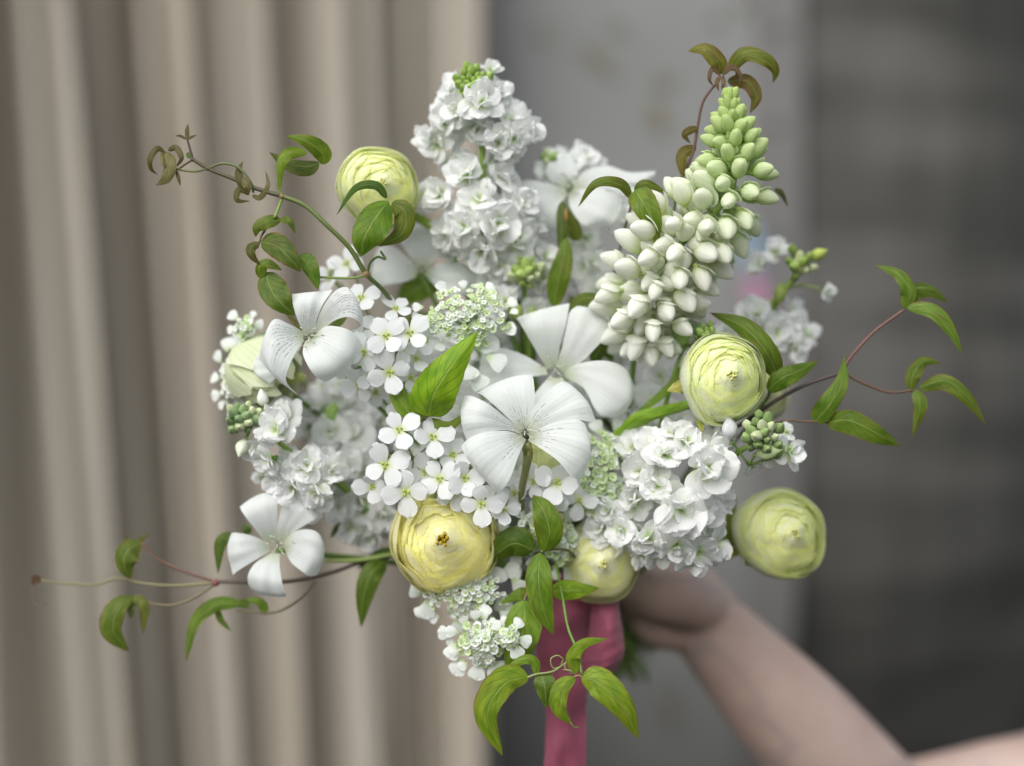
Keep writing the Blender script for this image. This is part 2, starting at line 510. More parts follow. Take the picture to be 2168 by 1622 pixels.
for (x, y) in [(1522, 42), (1572, 12), (1442, 1475), (1446, 1560)]:
    disc_cap("rivet", x, y, 100.8, .007, M_rivet, panel)
strip = slab_b("metal_post", 1600, 1700, -500, 2150, 99.5, .012, M_strip)
tag(strip, "pale grey riveted metal post where the sheet meets the dark cloth", "metal post")
for (x, y) in [(1652, 62), (1642, 266), (1648, 500), (1640, 1000), (1650, 1420)]:
    disc_cap("rivet", x, y, 99.4, .008, M_rivet, strip)
bl = smear("paint_mark", [(1588, 480), (1592, 530), (1590, 575)], [14, 22, 14], 98.8, M_blue, strip)
pk = smear("paint_mark", [(1592, 585), (1602, 630), (1606, 665)], [16, 24, 14], 98.8, M_pink, strip)
bl['label'] = "pale blue paint mark"; pk['label'] = "pink paint mark"
# dark grey sacking on the right; its curve is added to shade side and foot
nx, nz = 200, 90
G = np.zeros((nz, nx, 3))
for j in range(nz):
    py = -500 + 2700 * j / (nz - 1)
    for i in range(nx):
        px = 1668 + 1500 * i / (nx - 1)
        p = P(px, py, 101.5)
        u_ = max(0.0, (px - 1800) / 1000)
        dep_ = .52 * u_ * u_ + bow(p.z, 0, 1.5) + .0012 * math.sin(px * .045 + 1.5 * math.sin(py * .002)) + .003 * math.sin(px * .009 + 2)
        G[j, i] = (p.x, p.y + dep_, p.z)
V, F, U = grid(G)
sack = obj("hanging_cloth", mesh_from("hanging_cloth", V, F, U), M_screen)
tag(sack, "dark warm grey coarse cloth hanging on the right of the metal post", "cloth")

# ------------------------------------------------------------------ arm and hand
def capsule(bm, p0, p1, r0, r1, seg=20):
    p0, p1 = Vector(p0), Vector(p1)
    n = 7
    ax = (p1 - p0)
    for i in range(n + 1):
        t = i / n
        bmesh.ops.create_icosphere(bm, subdivisions=3, radius=r0 + (r1 - r0) * t, matrix=Matrix.Translation(p0 + ax * t))
def chain(bm, pts):
    """pts: (px,py,d,radius_m)"""
    q = [(P(a, b, c), r) for a, b, c, r in pts]
    arr = crom([(*p, r) if False else (p.x, p.y, p.z) for p, r in q], len(q) * 6)
    rad = np.interp(np.linspace(0, 1, len(arr)), np.linspace(0, 1, len(q)), [r for _, r in q])
    for p, r in zip(arr, rad):
        bmesh.ops.create_icosphere(bm, subdivisions=3, radius=r, matrix=Matrix.Translation(Vector(p)))
bm = bmesh.new()
HD = 19.0
# forearm, elbow, upper arm up to the shoulder outside the frame
chain(bm, [(1462, 1282, HD, .0285), (1505, 1332, HD, .0290), (1568, 1402, HD + .5, .0335), (1640, 1480, HD + 1, .0385), (1705, 1552, HD + 2, .0420), (1790, 1650, HD + 4, .0450), (1880, 1745, HD + 6, .0455)])
chain(bm, [(1880, 1745, HD + 6, .0455), (1990, 1740, HD + 7, .050), (2130, 1718, HD + 9, .055), (2300, 1690, HD + 12, .058), (2560, 1640, HD + 16, .060)])
# palm, heel of the thumb, edge of the hand
chain(bm, [(1455, 1262, HD, .026), (1420, 1240, HD, .027), (1385, 1235, HD + .5, .025)])
chain(bm, [(1478, 1280, HD - 1.6, .021), (1436, 1266, HD - 3.0, .0215), (1392, 1262, HD - 3.6, .0190), (1348, 1256, HD - 3.2, .014)])
chain(bm, [(1450, 1320, HD - .5, .019), (1415, 1336, HD - 1.0, .0145), (1385, 1330, HD - .8, .013), (1365, 1318, HD - .4, .011)])
# thumb lies along the near side of the stems
chain(bm, [(1350, 1255, HD - 3.0, .0125), (1310, 1245, HD - 3.0, .0100), (1272, 1238, HD - 2.6, .0095), (1240, 1236, HD - 2.0, .0078)])
# four fingers close round the far side of the stems and come back to the front
for k, (yy, L_, r) in enumerate([(1222, 1.0, .0092), (1252, 1.06, .0094), (1282, 1.0, .0090), (1310, .84, .0078)]):
    chain(bm, [(1390, yy + 6, HD + .8, r * 1.15), (1345, yy, HD + 2.6, r * 1.05), (1290, yy + 2, HD + 3.0, r), (1290 - 48 * L_, yy + 6, HD + 1.6, r * .95), (1290 - 55 * L_, yy + 8, HD - .6, r * .88), (1290 - 38 * L_, yy + 8, HD - 1.6, r * .78)])
me = bpy.data.meshes.new("skin"); bm.to_mesh(me); bm.free()
tmp = bpy.data.objects.new("tmp", me); col.objects.link(tmp)
rm = tmp.modifiers.new("r", 'REMESH'); rm.mode = 'VOXEL'; rm.voxel_size = .0024
sm_ = tmp.modifiers.new("s", 'SMOOTH'); sm_.factor = .6; sm_.iterations = 10
dg = bpy.context.evaluated_depsgraph_get()
me2 = bpy.data.meshes.new_from_object(tmp.evaluated_get(dg)); me2.name = "arm_and_hand"
bpy.data.objects.remove(tmp)
me2.polygons.foreach_set("use_smooth", [True] * len(me2.polygons))
me2.materials.clear()
arm = obj("person", me2, M_skin)
tag(arm, "bare arm reaching in from the lower right, hand closed round the bouquet stems", "person")

# ------------------------------------------------------------------ petals and leaves
BULGE = .30
def patch(rows, nv=18, nu=11, bulge=0.0, ruffle=0.0, seed=0):
    """rows of (left, middle, right) photo points base->tip, each (px,py,cm); lofted smooth surface"""
    L_ = crom([tuple(P(*r[0])) for r in rows], nv); M_ = crom([tuple(P(*r[1])) for r in rows], nv); R_ = crom([tuple(P(*r[2])) for r in rows], nv)
    M_[:, 1] = (L_[:, 1] + R_[:, 1]) / 2 + BULGE * (M_[:, 1] - (L_[:, 1] + R_[:, 1]) / 2)
    rs = np.random.RandomState(seed)
    ph = rs.uniform(0, 6, 3)
    Gp = np.zeros((nv, nu, 3))
    for j in range(nv):
        t = j / (nv - 1)
        for i in range(nu):
            s = i / (nu - 1)
            wv_ = .0005 * t * t * abs(2 * s - 1) ** 3 * math.sin(t * 17 + ph[2] + 3 * s); a, b, c = (1 - s) * (1 - 2 * s), 4 * s * (1 - s), s * (2 * s - 1)
            p = a * L_[j] + b * M_[j] + c * R_[j]
            p = p.copy()
            p[1] += (wv_ if ruffle else 0) + ruffle * t * t * math.sin(s * 9 + ph[0] + t * 2) + ruffle * .5 * t * math.sin(s * 17 + ph[1])
            Gp[j, i] = p
    # round the two free corners at the tip a little
    return grid(Gp)

def leaf_mesh(mid, wl, wr, dl=0.25, dr=0.25, peak=.38, teeth=.05, nv=30, seed=0, wave=.045):
    c = crom([tuple(P(*m)) for m in mid], nv)
    px = crom([(m[0], m[1], 0) for m in mid], nv)
    rs = np.random.RandomState(seed)
    ph = rs.uniform(0, 6)
    a = peak / (1 - peak) * 1.05
    def prof(t): return max(0.0, (t / peak) ** a * ((1 - t) / (1 - peak)) ** 1.12) ** .84 if 0 < t < 1 else 0.0
    us = [0, .25, .5, .75, .94, 1.0]
    full = [-x for x in us[::-1]] + us[1:]
    Gp = np.zeros((nv, len(full), 3))
    for j in range(nv):
        t = j / (nv - 1)
        tp = px[min(j + 1, nv - 1)] - px[max(j - 1, 0)]
        tp = tp / (np.linalg.norm(tp) + 1e-9)
        nrm = np.array([tp[1], -tp[0]])     # left of travel in the picture (y is down)
        w = prof(t) + .012
        tt = 1 + teeth * ((t * 7 + ph) % 1.0 - .5) * (1 if .2 < t < .8 else 0)
        f = (c[j][1] - CAMY) / -CAMY
        for i, u in enumerate(full):
            ww = (wl if u < 0 else wr) * w * (tt if abs(u) > .9 else 1)
            sgn = 1 if u < 0 else -1
            off = nrm * sgn * abs(u) * ww * SC * f
            dep = (dl if u < 0 else dr) * abs(u) ** 1.1 * ww * SC - wave * ww * SC * math.sin(t * 11 + ph + (2 if u > 0 else 0)) * u * u * 3
            Gp[j, i] = (c[j][0] + off[0], c[j][1] + dep, c[j][2] - off[1])
    V, F, U = grid(Gp)
    U = [((full[i % len(full)] + 1) / 2, (i // len(full)) / (nv - 1)) for i in range(nv * len(full))]
    return mesh_from("leaf", V, F, U)

GRN = (.165, .27, .022); GRN2 = (.13, .22, .022); DRK = (.055, .11, .018); OLV = (.12, .16, .03); BRN = (.11, .075, .035); YGR = (.19, .33, .03)
LS = [0]
def leaf(parent, mid, wl, wr=None, color=GRN, red=.35, dl=.14, dr=.14, **kw):
    LS[0] += 1
    if wr is None: wr = wl
    mid = [m if len(m) == 3 else (*m, mid[0][2]) for m in mid]
    o = obj("leaf", leaf_mesh(mid, wl, wr, dl, dr, seed=LS[0], **kw), M_leaf, parent)
    k = 1 + rnd.uniform(-.10, .14); color = (color[0] * 1.16, color[1] * 1.0, color[2] * .9)
    o.color = (color[0] * k, color[1] * k, color[2] * k, red)
    return o

def vine_tube(parent, pts, r, color, name="stem", n=30):
    pts = [p if len(p) == 3 else (*p, pts[0][2]) for p in pts]
    return tube(name, pts, r, M_stem, parent, color, n=n)

BIND = (1292, 1310, 19)
SG = (.16, .27, .05)
def long_stem(parent, p0, r=7, color=SG, via=None):
    """the hidden run of a stem from its flower through the hand to its cut end"""
    a = rnd.uniform(-26, 26); b = rnd.uniform(-1.2, 1.2)
    B = (BIND[0] + a * .6, BIND[1], BIND[2] + b)
    end = (1335 + a * 1.7 + rnd.uniform(-12, 12), 1405 + rnd.uniform(-30, 40), BIND[2] + 1 + b * 2.2)
    m = via or ((p0[0] * .45 + B[0] * .55), (p0[1] * .45 + B[1] * .55), max(p0[2] + 3, 12))
    pts = [p0, m, (B[0], B[1] - 60, B[2] - .5), B, end]
    return tube("stem", pts, [r * .8, r, r * .8, r * .8, r * .8], M_stem, parent, (color[0] * .8, color[1] * .8, color[2] * .8), n=34)

# ------------------------------------------------------------------ corncockle flowers
def cockle(label, center, petals, mat, fsep=.8, stem_px=None, nstig=5, seed=0, plain_p={}):
    t = thing("corncockle", label, "flower", "large white five-petalled corncockles in the bouquet")
    for i, rows in enumerate(petals):
        V, F, U = patch(rows, 20, 13, ruffle=.0011, seed=seed * 10 + i)
        obj("petal", mesh_from("petal", V, F, U), plain_p.get(i, mat), t)
    cx, cy, cd = center
    rs = random.Random(seed)
    for k in range(nstig):
        a = 2 * math.pi * k / nstig + .4
        L_ = rs.uniform(16, 26)
        dx, dy = math.cos(a) * L_ * .7, math.sin(a) * L_ * .7 - 10
        tube("stigma", [(cx, cy, cd + .5), (cx + dx * .4, cy + dy * .4 - 4, cd - .5), (cx + dx, cy + dy, cd - 1.1)], [2.2, 1.5, .7], M_stem, t, (.62, .66, .56), n=8, sides=6)
    for k in range(6):
        a = 2 * math.pi * k / 6 + rs.uniform(-.2, .2)
        L_ = rs.uniform(18, 34)
        x, y = cx + math.cos(a) * L_, cy + math.sin(a) * L_ * .8 - 6
        tube("stamen", [(cx, cy, cd + .4), (cx + (x - cx) * .6, cy + (y - cy) * .6, cd - .7), (x, y, cd - 1.0)], [.9, .7, .6], M_stem, t, (.62, .66, .52), n=7, sides=5)
        V, F, U = tube_data([P(x - 3, y - 2, cd - 1.05), P(x + 4, y + 2, cd - 1.05)], [pr(1.3), pr(1.3)], 3, 6)
        obj("anther", mesh_from("anther", V, F, U), M_stem, t, (.46, .46, .38))
    return t

def rows(*rs): return [tuple(r) for r in rs]
c2 = cockle("large white corncockle at the front centre, fully open above its olive stem", (1112, 915, .6), [
    [((1106,912,.9),(1104,916,1.0),(1104,920,.9)), ((1075,887,.2),(1068,897,-.1),(1068,910,.3)), ((1035,856,-.3),(1018,882,-.9),(1025,919,-.3)), ((1000,839,.2),(985,880,-.8),(998,928,.1)), ((982,838,.6),(975,882,-.1),(988,933,.5))],
    [((1104,922,.8),(1108,926,.9),(1114,931,.9)), ((1070,912,-.1),(1076,940,-.6),(1098,964,-.2)), ((1020,918,-.7),(1036,965,-1.4),(1082,1008,-.8)), ((990,931,-.4),(1012,985,-1.3),(1066,1035,-.6)), ((976,945,0),(1006,996,-.7),(1058,1046,.1))],
    [((1104,912,1.3),(1110,908,1.2),(1116,910,1.3)), ((1075,885,.9),(1097,872,.6),(1127,880,.9)), ((1040,852,.9),(1080,836,.3),(1132,842,.8)), ((1018,835,1.2),(1070,812,.6),(1130,808,1.1)), ((1010,832,1.6),(1068,803,1.0),(1126,793,1.5))],
    [((1115,908,1.1),(1118,914,1.0),(1120,922,1.1)), ((1127,868,.5),(1150,885,.1),(1160,903,.5)), ((1160,830,.3),(1195,857,-.4),(1212,889,.1)), ((1185,810,.6),(1226,842,-.2),(1250,893,.5)), ((1200,809,.9),(1240,845,.3),(1261,890,.9))],
    [((1120,922,.9),(1120,928,.9),(1117,932,.9)), ((1165,898,-.1),(1165,930,-.5),(1150,953,-.1)), ((1213,888,-.6),(1214,944,-1.3),(1186,980,-.6)), ((1238,897,-.4),(1245,958,-1.1),(1208,1008,-.4)), ((1246,925,.2),(1250,975,-.4),(1228,1014,.2))],
], M_cock_c, seed=2)
vine_tube(c2, [(1116,938,.9),(1119,960,1.1),(1112,1000,1.6),(1104,1060,2.6),(1120,1150,7),(1230,1240,15)], [5,11,8,7.5,7.5,7.5], (.21,.22,.085))
for s_ in (-1, 0, 1):
    leaf(c2, [(1117+s_*3,968,.9),(1116+s_*7,950,.75),(1114+s_*9,936,.9)], 4, color=(.17,.19,.06), red=0, teeth=0).name = "sepal"
tube("stem", [(1230,1240,15),(1285,1310,19),(1330,1420,21)], [7,7,7], M_stem, c2, SG)

c3 = cockle("big white corncockle just behind the front centre one, with faint grey streaks", (1176, 782, 4.2), [
    [((1158,780,4.6),(1168,777,4.6),(1178,780,4.6)), ((1132,738,4.0),(1156,732,3.6),(1186,732,3.8)), ((1110,700,3.6),(1146,692,3.1),(1197,692,3.5)), ((1098,680,3.8),(1144,664,3.4),(1203,660,3.8)), ((1093,673,4.2),(1145,655,3.9),(1206,642,4.2))],
    [((1178,782,4.5),(1185,785,4.5),(1192,788,4.5)), ((1190,735,3.8),(1215,745,3.5),(1235,763,3.8)), ((1200,690,3.6),(1240,703,3.0),(1272,726,3.5)), ((1207,660,3.8),(1257,668,3.3),(1300,712,3.8)), ((1222,648,4.3),(1268,662,3.8),(1314,707,4.2))],
    [((1192,788,4.3),(1195,793,4.3),(1197,800,4.3)), ((1230,769,3.4),(1236,792,3.1),(1236,822,3.4)), ((1282,764,3.0),(1290,814,2.4),(1260,866,2.9)), ((1324,780,3.2),(1330,840,2.5),(1278,882,3.0)), ((1343,815,3.6),(1334,858,3.2),(1302,884,3.5))],
    [((1158,782,4.4),(1157,787,4.4),(1160,793,4.4)), ((1110,752,4.2),(1105,782,3.7),(1115,801,4.0)), ((1060,737,4.2),(1055,785,3.5),(1070,822,4.0)), ((1020,746,4.6),(1016,795,3.9),(1028,836,4.4))],
    [((1165,795,4.3),(1176,800,4.2),(1190,798,4.3)), ((1135,830,3.6),(1170,850,3.2),(1205,832,3.6)), ((1110,875,3.4),(1165,898,3.0),(1220,866,3.4))],
], M_cock_far, seed=3)
long_stem(c3, (1178, 800, 5.0))

c1 = cockle("white corncockle on the left with strong dark dashed streaks, petals curling back", (655, 716, 1.2), [
    [((646,712,1.2),(655,706,1.2),(664,706,1.2)), ((632,682,.4),(650,672,.2),(672,672,.5)), ((621,648,.2),(650,640,-.1),(685,642,.3)), ((618,622,.6),(658,618,.4),(704,614,.8))],
    [((662,704,1.1),(668,703,1.1),(673,707,1.1)), ((684,650,.2),(697,663,0),(706,680,.3)), ((712,614,-.1),(730,635,-.5),(736,671,-.1)), ((740,611,0),(756,642,-.5),(758,680,.1)), ((762,655,.9),(768,676,.5),(764,692,1.0)), ((768,690,1.9),(764,706,1.6),(742,700,2.0)), ((763,718,2.4),(748,716,2.3),(730,704,2.6))],
    [((664,712,1.1),(656,717,1.1),(646,722,1.1)), ((690,691,.2),(676,730,-.3),(641,748,.3)), ((726,694,-.2),(706,752,-1.1),(654,778,-.2)), ((752,708,.1),(727,770,-1.0),(670,798,.1)), ((768,731,.7),(738,776,.1),(688,809,.8))],
    [((645,704,1.2),(641,712,1.2),(644,721,1.2)), ((610,685,.3),(605,714,0),(628,743,.4)), ((578,677,.0),(576,728,-.7),(612,776,-.1)), ((556,722,.2),(566,776,-.7),(606,808,.2)), ((547,760,.8),(584,802,.3),(633,838,.9))],
    [((642,728,1.5),(638,735,1.5),(634,742,1.5)), ((592,750,1.8),(588,772,1.6),(592,792,1.8)), ((550,750,1.9),(540,780,1.7),(568,812,1.9)), ((543,762,2.3),(537,785,2.2),(560,806,2.4))],
], M_cock, seed=1, plain_p={2: M_cock_far, 4: M_cock_far})
leaf(c1, [(650,715,2.2),(622,680,1.6),(600,660,1.4)], 5, color=(.26,.24,.10), red=0, teeth=0).name = "sepal"
leaf(c1, [(680,715,2.4),(715,685,2.3),(736,670,2.4)], 9, color=(.16,.24,.05), red=0, teeth=0).name = "sepal"
long_stem(c1, (655, 722, 2.0))

c4 = cockle("plain white corncockle low on the left, alone in front of the curtain", (588, 1156, 3.4), [
    [((560,1147,3.8),(570,1144,3.8),(583,1142,3.8)), ((541,1121,3.2),(562,1112,2.9),(587,1108,3.2)), ((522,1098,2.9),(552,1080,2.5),(587,1072,2.9)), ((512,1082,3.1),(549,1058,2.8),(588,1052,3.2)), ((508,1073,3.6),(549,1047,3.3),(587,1045,3.7))],
    [((584,1142,3.8),(592,1143,3.8),(600,1146,3.8)), ((588,1108,3.2),(608,1112,2.9),(628,1123,3.2)), ((597,1072,2.9),(630,1078,2.5),(658,1105,2.9)), ((604,1055,3.2),(644,1064,2.8),(672,1098,3.2)), ((617,1045,3.7),(655,1058,3.3),(681,1095,3.7))],
    [((600,1147,3.6),(603,1153,3.6),(602,1163,3.6)), ((626,1125,3.0),(630,1152,2.7),(616,1190,3.0)), ((655,1121,2.8),(661,1162,2.3),(640,1210,2.7)), ((676,1130,3.0),(680,1172,2.6),(655,1220,3.0)), ((686,1152,3.5),(684,1184,3.2),(672,1217,3.5))],
    [((572,1172,3.6),(582,1172,3.6),(592,1172,3.6)), ((543,1190,3.0),(566,1200,2.6),(592,1200,3.0)), ((526,1214,2.6),(560,1228,2.2),(597,1232,2.6)), ((525,1236,2.9),(562,1254,2.5),(604,1254,2.9)), ((533,1248,3.4),(566,1263,3.1),(606,1263,3.4))],
    [((572,1153,3.6),(570,1159,3.6),(572,1167,3.6)), ((536,1135,3.0),(536,1158,2.7),(548,1181,3.0)), ((508,1129,2.8),(506,1165,2.4),(520,1198,2.8)), ((492,1128,3.1),(488,1168,2.8),(502,1210,3.1)), ((487,1134,3.5),(481,1172,3.2),(494,1217,3.5))],
], M_cock_far, seed=4)
long_stem(c4, (588, 1165, 4.2), via=(820, 1190, 9))

c5 = cockle("soft white corncockle near the top behind the vine leaves, one petal pointing right", (1206, 392, 6.4), [
    [((1195,398,6.9),(1198,405,6.9),(1202,411,6.9)), ((1160,388,6.3),(1166,415,5.9),(1187,432,6.2)), ((1118,381,6.2),(1126,422,5.6),(1183,462,6.0)), ((1090,392,6.6),(1098,440,6.0),(1179,482,6.4)), ((1080,410,7.2),(1104,458,6.7),(1172,486,7.0))],
    [((1210,402,6.9),(1206,408,6.9),(1203,413,6.9)), ((1240,400,6.1),(1232,426,5.7),(1208,442,6.0)), ((1285,404,5.9),(1275,446,5.2),(1232,474,5.7)), ((1316,420,6.2),(1304,464,5.6),(1262,482,6.0))],
    [((1212,392,7.0),(1215,398,7.0),(1215,404,7.0)), ((1238,362,6.6),(1250,384,6.4),(1258,402,6.6)), ((1283,350,6.6),(1300,376,6.2),(1312,402,6.5)), ((1332,364,6.8),(1346,382,6.5),(1346,402,6.8)), ((1388,360,7.2),(1384,372,7.1),(1370,386,7.3))],
    [((1190,396,7.0),(1200,394,7.0),(1212,392,7.0)), ((1160,376,6.9),(1190,366,6.6),(1222,370,6.9)), ((1158,350,7.2),(1190,342,6.9),(1220,350,7.2)), ((1176,328,7.7),(1192,322,7.5),(1208,330,7.7))],
], M_cock_far, seed=5)
long_stem(c5, (1206, 410, 7.5))
c6 = cockle("blurred white corncockle at the upper left behind the green vine stem", (893, 572, 7.2), [
    [((886,574,7.6),(882,582,7.6),(881,588,7.6)), ((862,545,7.0),(852,575,6.7),(856,597,7.0)), ((830,520,6.9),(822,565,6.4),(826,602,6.8)), ((802,524,7.2),(786,568,6.8),(792,610,7.2))],
    [((885,566,7.7),(895,562,7.7),(905,566,7.7)), ((858,530,7.3),(900,518,7.0),(934,530,7.3)), ((845,500,7.4),(892,488,7.1),(946,506,7.4)), ((862,478,7.8),(896,472,7.6),(932,484,7.8))],
    [((900,572,7.5),(903,580,7.5),(905,588,7.5)), ((935,558,6.8),(931,585,6.5),(925,609,6.8)), ((978,556,6.5),(977,594,6.0),(954,628,6.4)), ((1010,574,6.9),(1010,604,6.5),(988,624,6.9))],
], M_cock_far, seed=6)
long_stem(c6, (893, 585, 8.0))

# ------------------------------------------------------------------ small petals made once, shared by many blossoms
def local_petal(L_, W, a0, curl, cup, ruffle, notch, seed, nv=11, nu=9, claw=.25, end=.55):
    rs = np.random.RandomState(seed)
    ph = rs.uniform(0, 6, 4)
    Gp = np.zeros((nv, nu, 3))
    x = z = 0.0
    for j in range(nv):
        t = 1 - (1 - j / (nv - 1)) ** 1.7
        dt = t - (1 - (1 - (j - 1) / (nv - 1)) ** 1.7) if j else 0
        ang = a0 + curl * t
        x += math.cos(ang) * L_ * dt; z += math.sin(ang) * L_ * dt
        tt = min(t / end, 1)
        w = W * (claw + (1 - claw) * (math.sin(tt * math.pi / 2) ** 1.3))
        if t > end: w *= math.sqrt(max(0.0, 1 - ((t - end) / (1 - end)) ** 2.2)) * .94 + .06
        for i in range(nu):
            s = 2 * i / (nu - 1) - 1
            dz = cup * w * s * s + ruffle * L_ * t * t * (math.sin(s * 4.5 + ph[0]) + .6 * math.sin(s * 8 + ph[1] + 3 * t))
            dx = -notch * L_ * t ** 6 * math.exp(-(s / .35) ** 2) - (.10 * L_ * t ** 3 * abs(s) ** 2.4)
            Gp[j, i] = (x + dx * math.cos(ang) - dz * math.sin(ang), w * s + ruffle * L_ * .4 * t * math.sin(5 * t + ph[2]), z + dz * math.cos(ang) + dx * math.sin(ang))
    V, F, U = grid(Gp)
    return mesh_from("petal", V, F, U)

R = math.radians
stock_out = [local_petal(.0168, .0070, R(16 + 8 * k), R(-44 + 16 * k), .10 - .10 * k, .040, .12, 20 + k, 12, 9, .25, .5) for k in range(5)]
stock_mid = [local_petal(.0140, .0058, R(40 + 7 * k), R(-60 + 14 * k), .16 - .12 * k, .055, .14, 40 + k, 11, 9, .25, .5) for k in range(5)]
stock_inn = [local_petal(.0095, .0036, R(64 + 6 * k), R(-30), .3, .07, .10, 60 + k, 8, 7) for k in range(4)]
for m_ in stock_out + stock_mid + stock_inn: m_.materials.append(M_stock)
rocket_p = [local_petal(.0158, .0058, R(12 + 7 * k), R(-26 + 7 * k), -.08 + .05 * k, .018, .06, 80 + k, 9, 7, .16, .62) for k in range(4)]
for m_ in rocket_p: m_.materials.append(M_rocket)

def egg(L_, r, pinch=1.0, ridges=0, n=9, sides=10, asym=.8):
    V, F, U = [], [], []
    for j in range(n):
        t = j / (n - 1)
        rr = r * math.sin(math.pi * min(max(t, .02), .985) ** asym) ** .8
        for k in range(sides):
            a = 2 * math.pi * k / sides
            q = rr * (1 + (ridges and .10 * math.cos(ridges * a)))
            V.append((q * math.cos(a) * pinch, q * math.sin(a), L_ * t)); U.append((k / sides, t))
    for j in range(n - 1):
        for k in range(sides):
            k2 = (k + 1) % sides
            F.append((j * sides + k, j * sides + k2, (j + 1) * sides + k2, (j + 1) * sides + k))
    F.append(tuple(range(sides))[::-1]); F.append(tuple((n - 1) * sides + k for k in range(sides)))
    return V, F, U

def calyx_mesh(r=.0022, depth=.009, tips=3):
    mb = MB()
    V, F, U = egg(depth, r, 1, 4)
    mb.add([(x, y, z - depth * .85) for x, y, z in V], F, U)
    for k in range(tips):          # little green stamen tips in the throat
        a = 2.1 * k
        V, F, U = egg(.0028, .0008, n=5, sides=6)
        mb.add([(x + math.cos(a) * .0016, y + math.sin(a) * .0016, z + .0006) for x, y, z in V], F, U)
    return mb.mesh("floret")
ME_calyx = calyx_mesh(); ME_calyx.materials.append(M_bud)
ME_eye = calyx_mesh(.0016, .011, 4); ME_eye.materials.append(M_bud)
def bud_mesh(L_=.009, r=.0028):
    mb = MB()
    V, F, U = egg(L_, r, 1, 4, 9, 12, .9); mb.add(V, F, U)
    for k in range(4):
        a = math.pi / 2 * k
        V, F, U = egg(L_ * 1.06, r * .42, 1, 0, 6, 6, .9)
        mb.add([(x + math.cos(a) * r * .62 * math.sin(math.pi * min(z / L_, 1) ** .9), y + math.sin(a) * r * .62 * math.sin(math.pi * min(z / L_, 1) ** .9), z) for x, y, z in V], F, U)
    return mb.mesh("bud")
ME_bud = bud_mesh(); ME_bud.materials.append(M_bud)

def stock_floret(parent, px, py, d, face, s=1.0, nout=6, nmid=5, ninn=3):
    pos = P(px, py, d)
    fl = obj("floret", ME_calyx, None, parent, (.22, .42, .08))
    fl.matrix_local = Matrix.Translation(pos) @ frame(face, roll=rnd.uniform(0, 6)) @ Matrix.Scale(s, 4)
    for n_, pool, z in ((nout, stock_out, 0), (nmid, stock_mid, .0012), (ninn, stock_inn, .002)):
        off = rnd.uniform(0, 6)
        for k in range(n_):
            p = obj("petal", rnd.choice(pool), None, fl)
            p.matrix_local = Matrix.Translation((0, 0, z)) @ Matrix.Rotation(off + 2 * math.pi * (k + rnd.uniform(-.22, .22)) / n_, 4, 'Z') @ Matrix.Rotation(rnd.uniform(-.3, .3), 4, 'X') @ Matrix.Rotation(rnd.uniform(-.22, .22), 4, 'Y') @ Matrix.Scale(rnd.uniform(.85, 1.12), 4)
    return fl

def buds(parent, items, base, s=1.0, color=(.24, .40, .08)):
    """items: (px,py,d, tip px, tip py, tip d, size, colour?)"""
    for it in items:
        p = P(*it[:3]); q = P(*it[3:6]); sz = it[6]
        cc = it[7] if len(it) > 7 else color
        k = rnd.uniform(.85, 1.15)
        o = obj("bud", ME_bud, None, parent, tuple(x * k for x in cc))
        o.matrix_local = Matrix.Translation(p) @ frame(q - p, roll=rnd.uniform(0, 3)) @ Matrix.Scale(sz * s, 4)
        if base is not None:
            b = P(*base)
            V, F, U = tube_data([b, b * .4 + p * .6 + Vector((0, .001, 0)), p], [.0008, .0008, .0012], 7, 6)
            obj("pedicel", mesh_from("pedicel", V, F, U), M_stem, parent, (.18, .30, .07))

def bud_cluster(parent, cx, cy, d, rpx, n, size=.8, color=(.26, .38, .12), seed=1, white=.2):
    rs = random.Random(seed)
    its = []
    for k in range(n):
        a = k * 2.4; rr = rpx * math.sqrt((k + .4) / n)
        x, y = cx + math.cos(a) * rr, cy + math.sin(a) * rr
        dd_ = d - .9 * (1 - (rr / rpx) ** 2)
        cc = color if rs.random() > white else (.62, .70, .42)
        its.append((x - math.cos(a) * 6, y - math.sin(a) * 6 + 6, dd_ + .5, x + math.cos(a) * 7, y + math.sin(a) * 7 - 5, dd_ - .3, size * rs.uniform(.75, 1.15), cc))
    buds(parent, its, (cx, cy + rpx * .8, d + 1.6))

def stock(label, stem, florets, sr=8, seed=0, stem_col=(.24, .38, .07), fill=True):
    t = thing("stock_stem", label, "flower", "white double stock stems in the bouquet")
    vine_tube(t, stem, [sr, sr, sr * .8, sr * .6], stem_col)
    for f in florets:
        px, py, d, fx, fy = f[:5]            # fx, fy: lean of the face to the right / upwards
        s = f[5] if len(f) > 5 else 1.0
        stock_floret(t, px, py, d, Vector((fx, -1, fy)), s * .96, *(f[6] if len(f) > 6 else ()))
        if s > .84 and fill:      # a second, smaller blossom tucked in just behind
            a = rnd.uniform(0, 6.28)
            stock_floret(t, px + 34 * math.cos(a), py + 30 * math.sin(a), d + rnd.uniform(.5, 1.1), Vector((fx + .6 * math.cos(a), -1, fy - .6 * math.sin(a))), s * rnd.uniform(.66, .85), 5, 4, 2)
    long_stem(t, stem[0] if len(stem[0]) == 3 else (*stem[0], 6), sr)
    return t

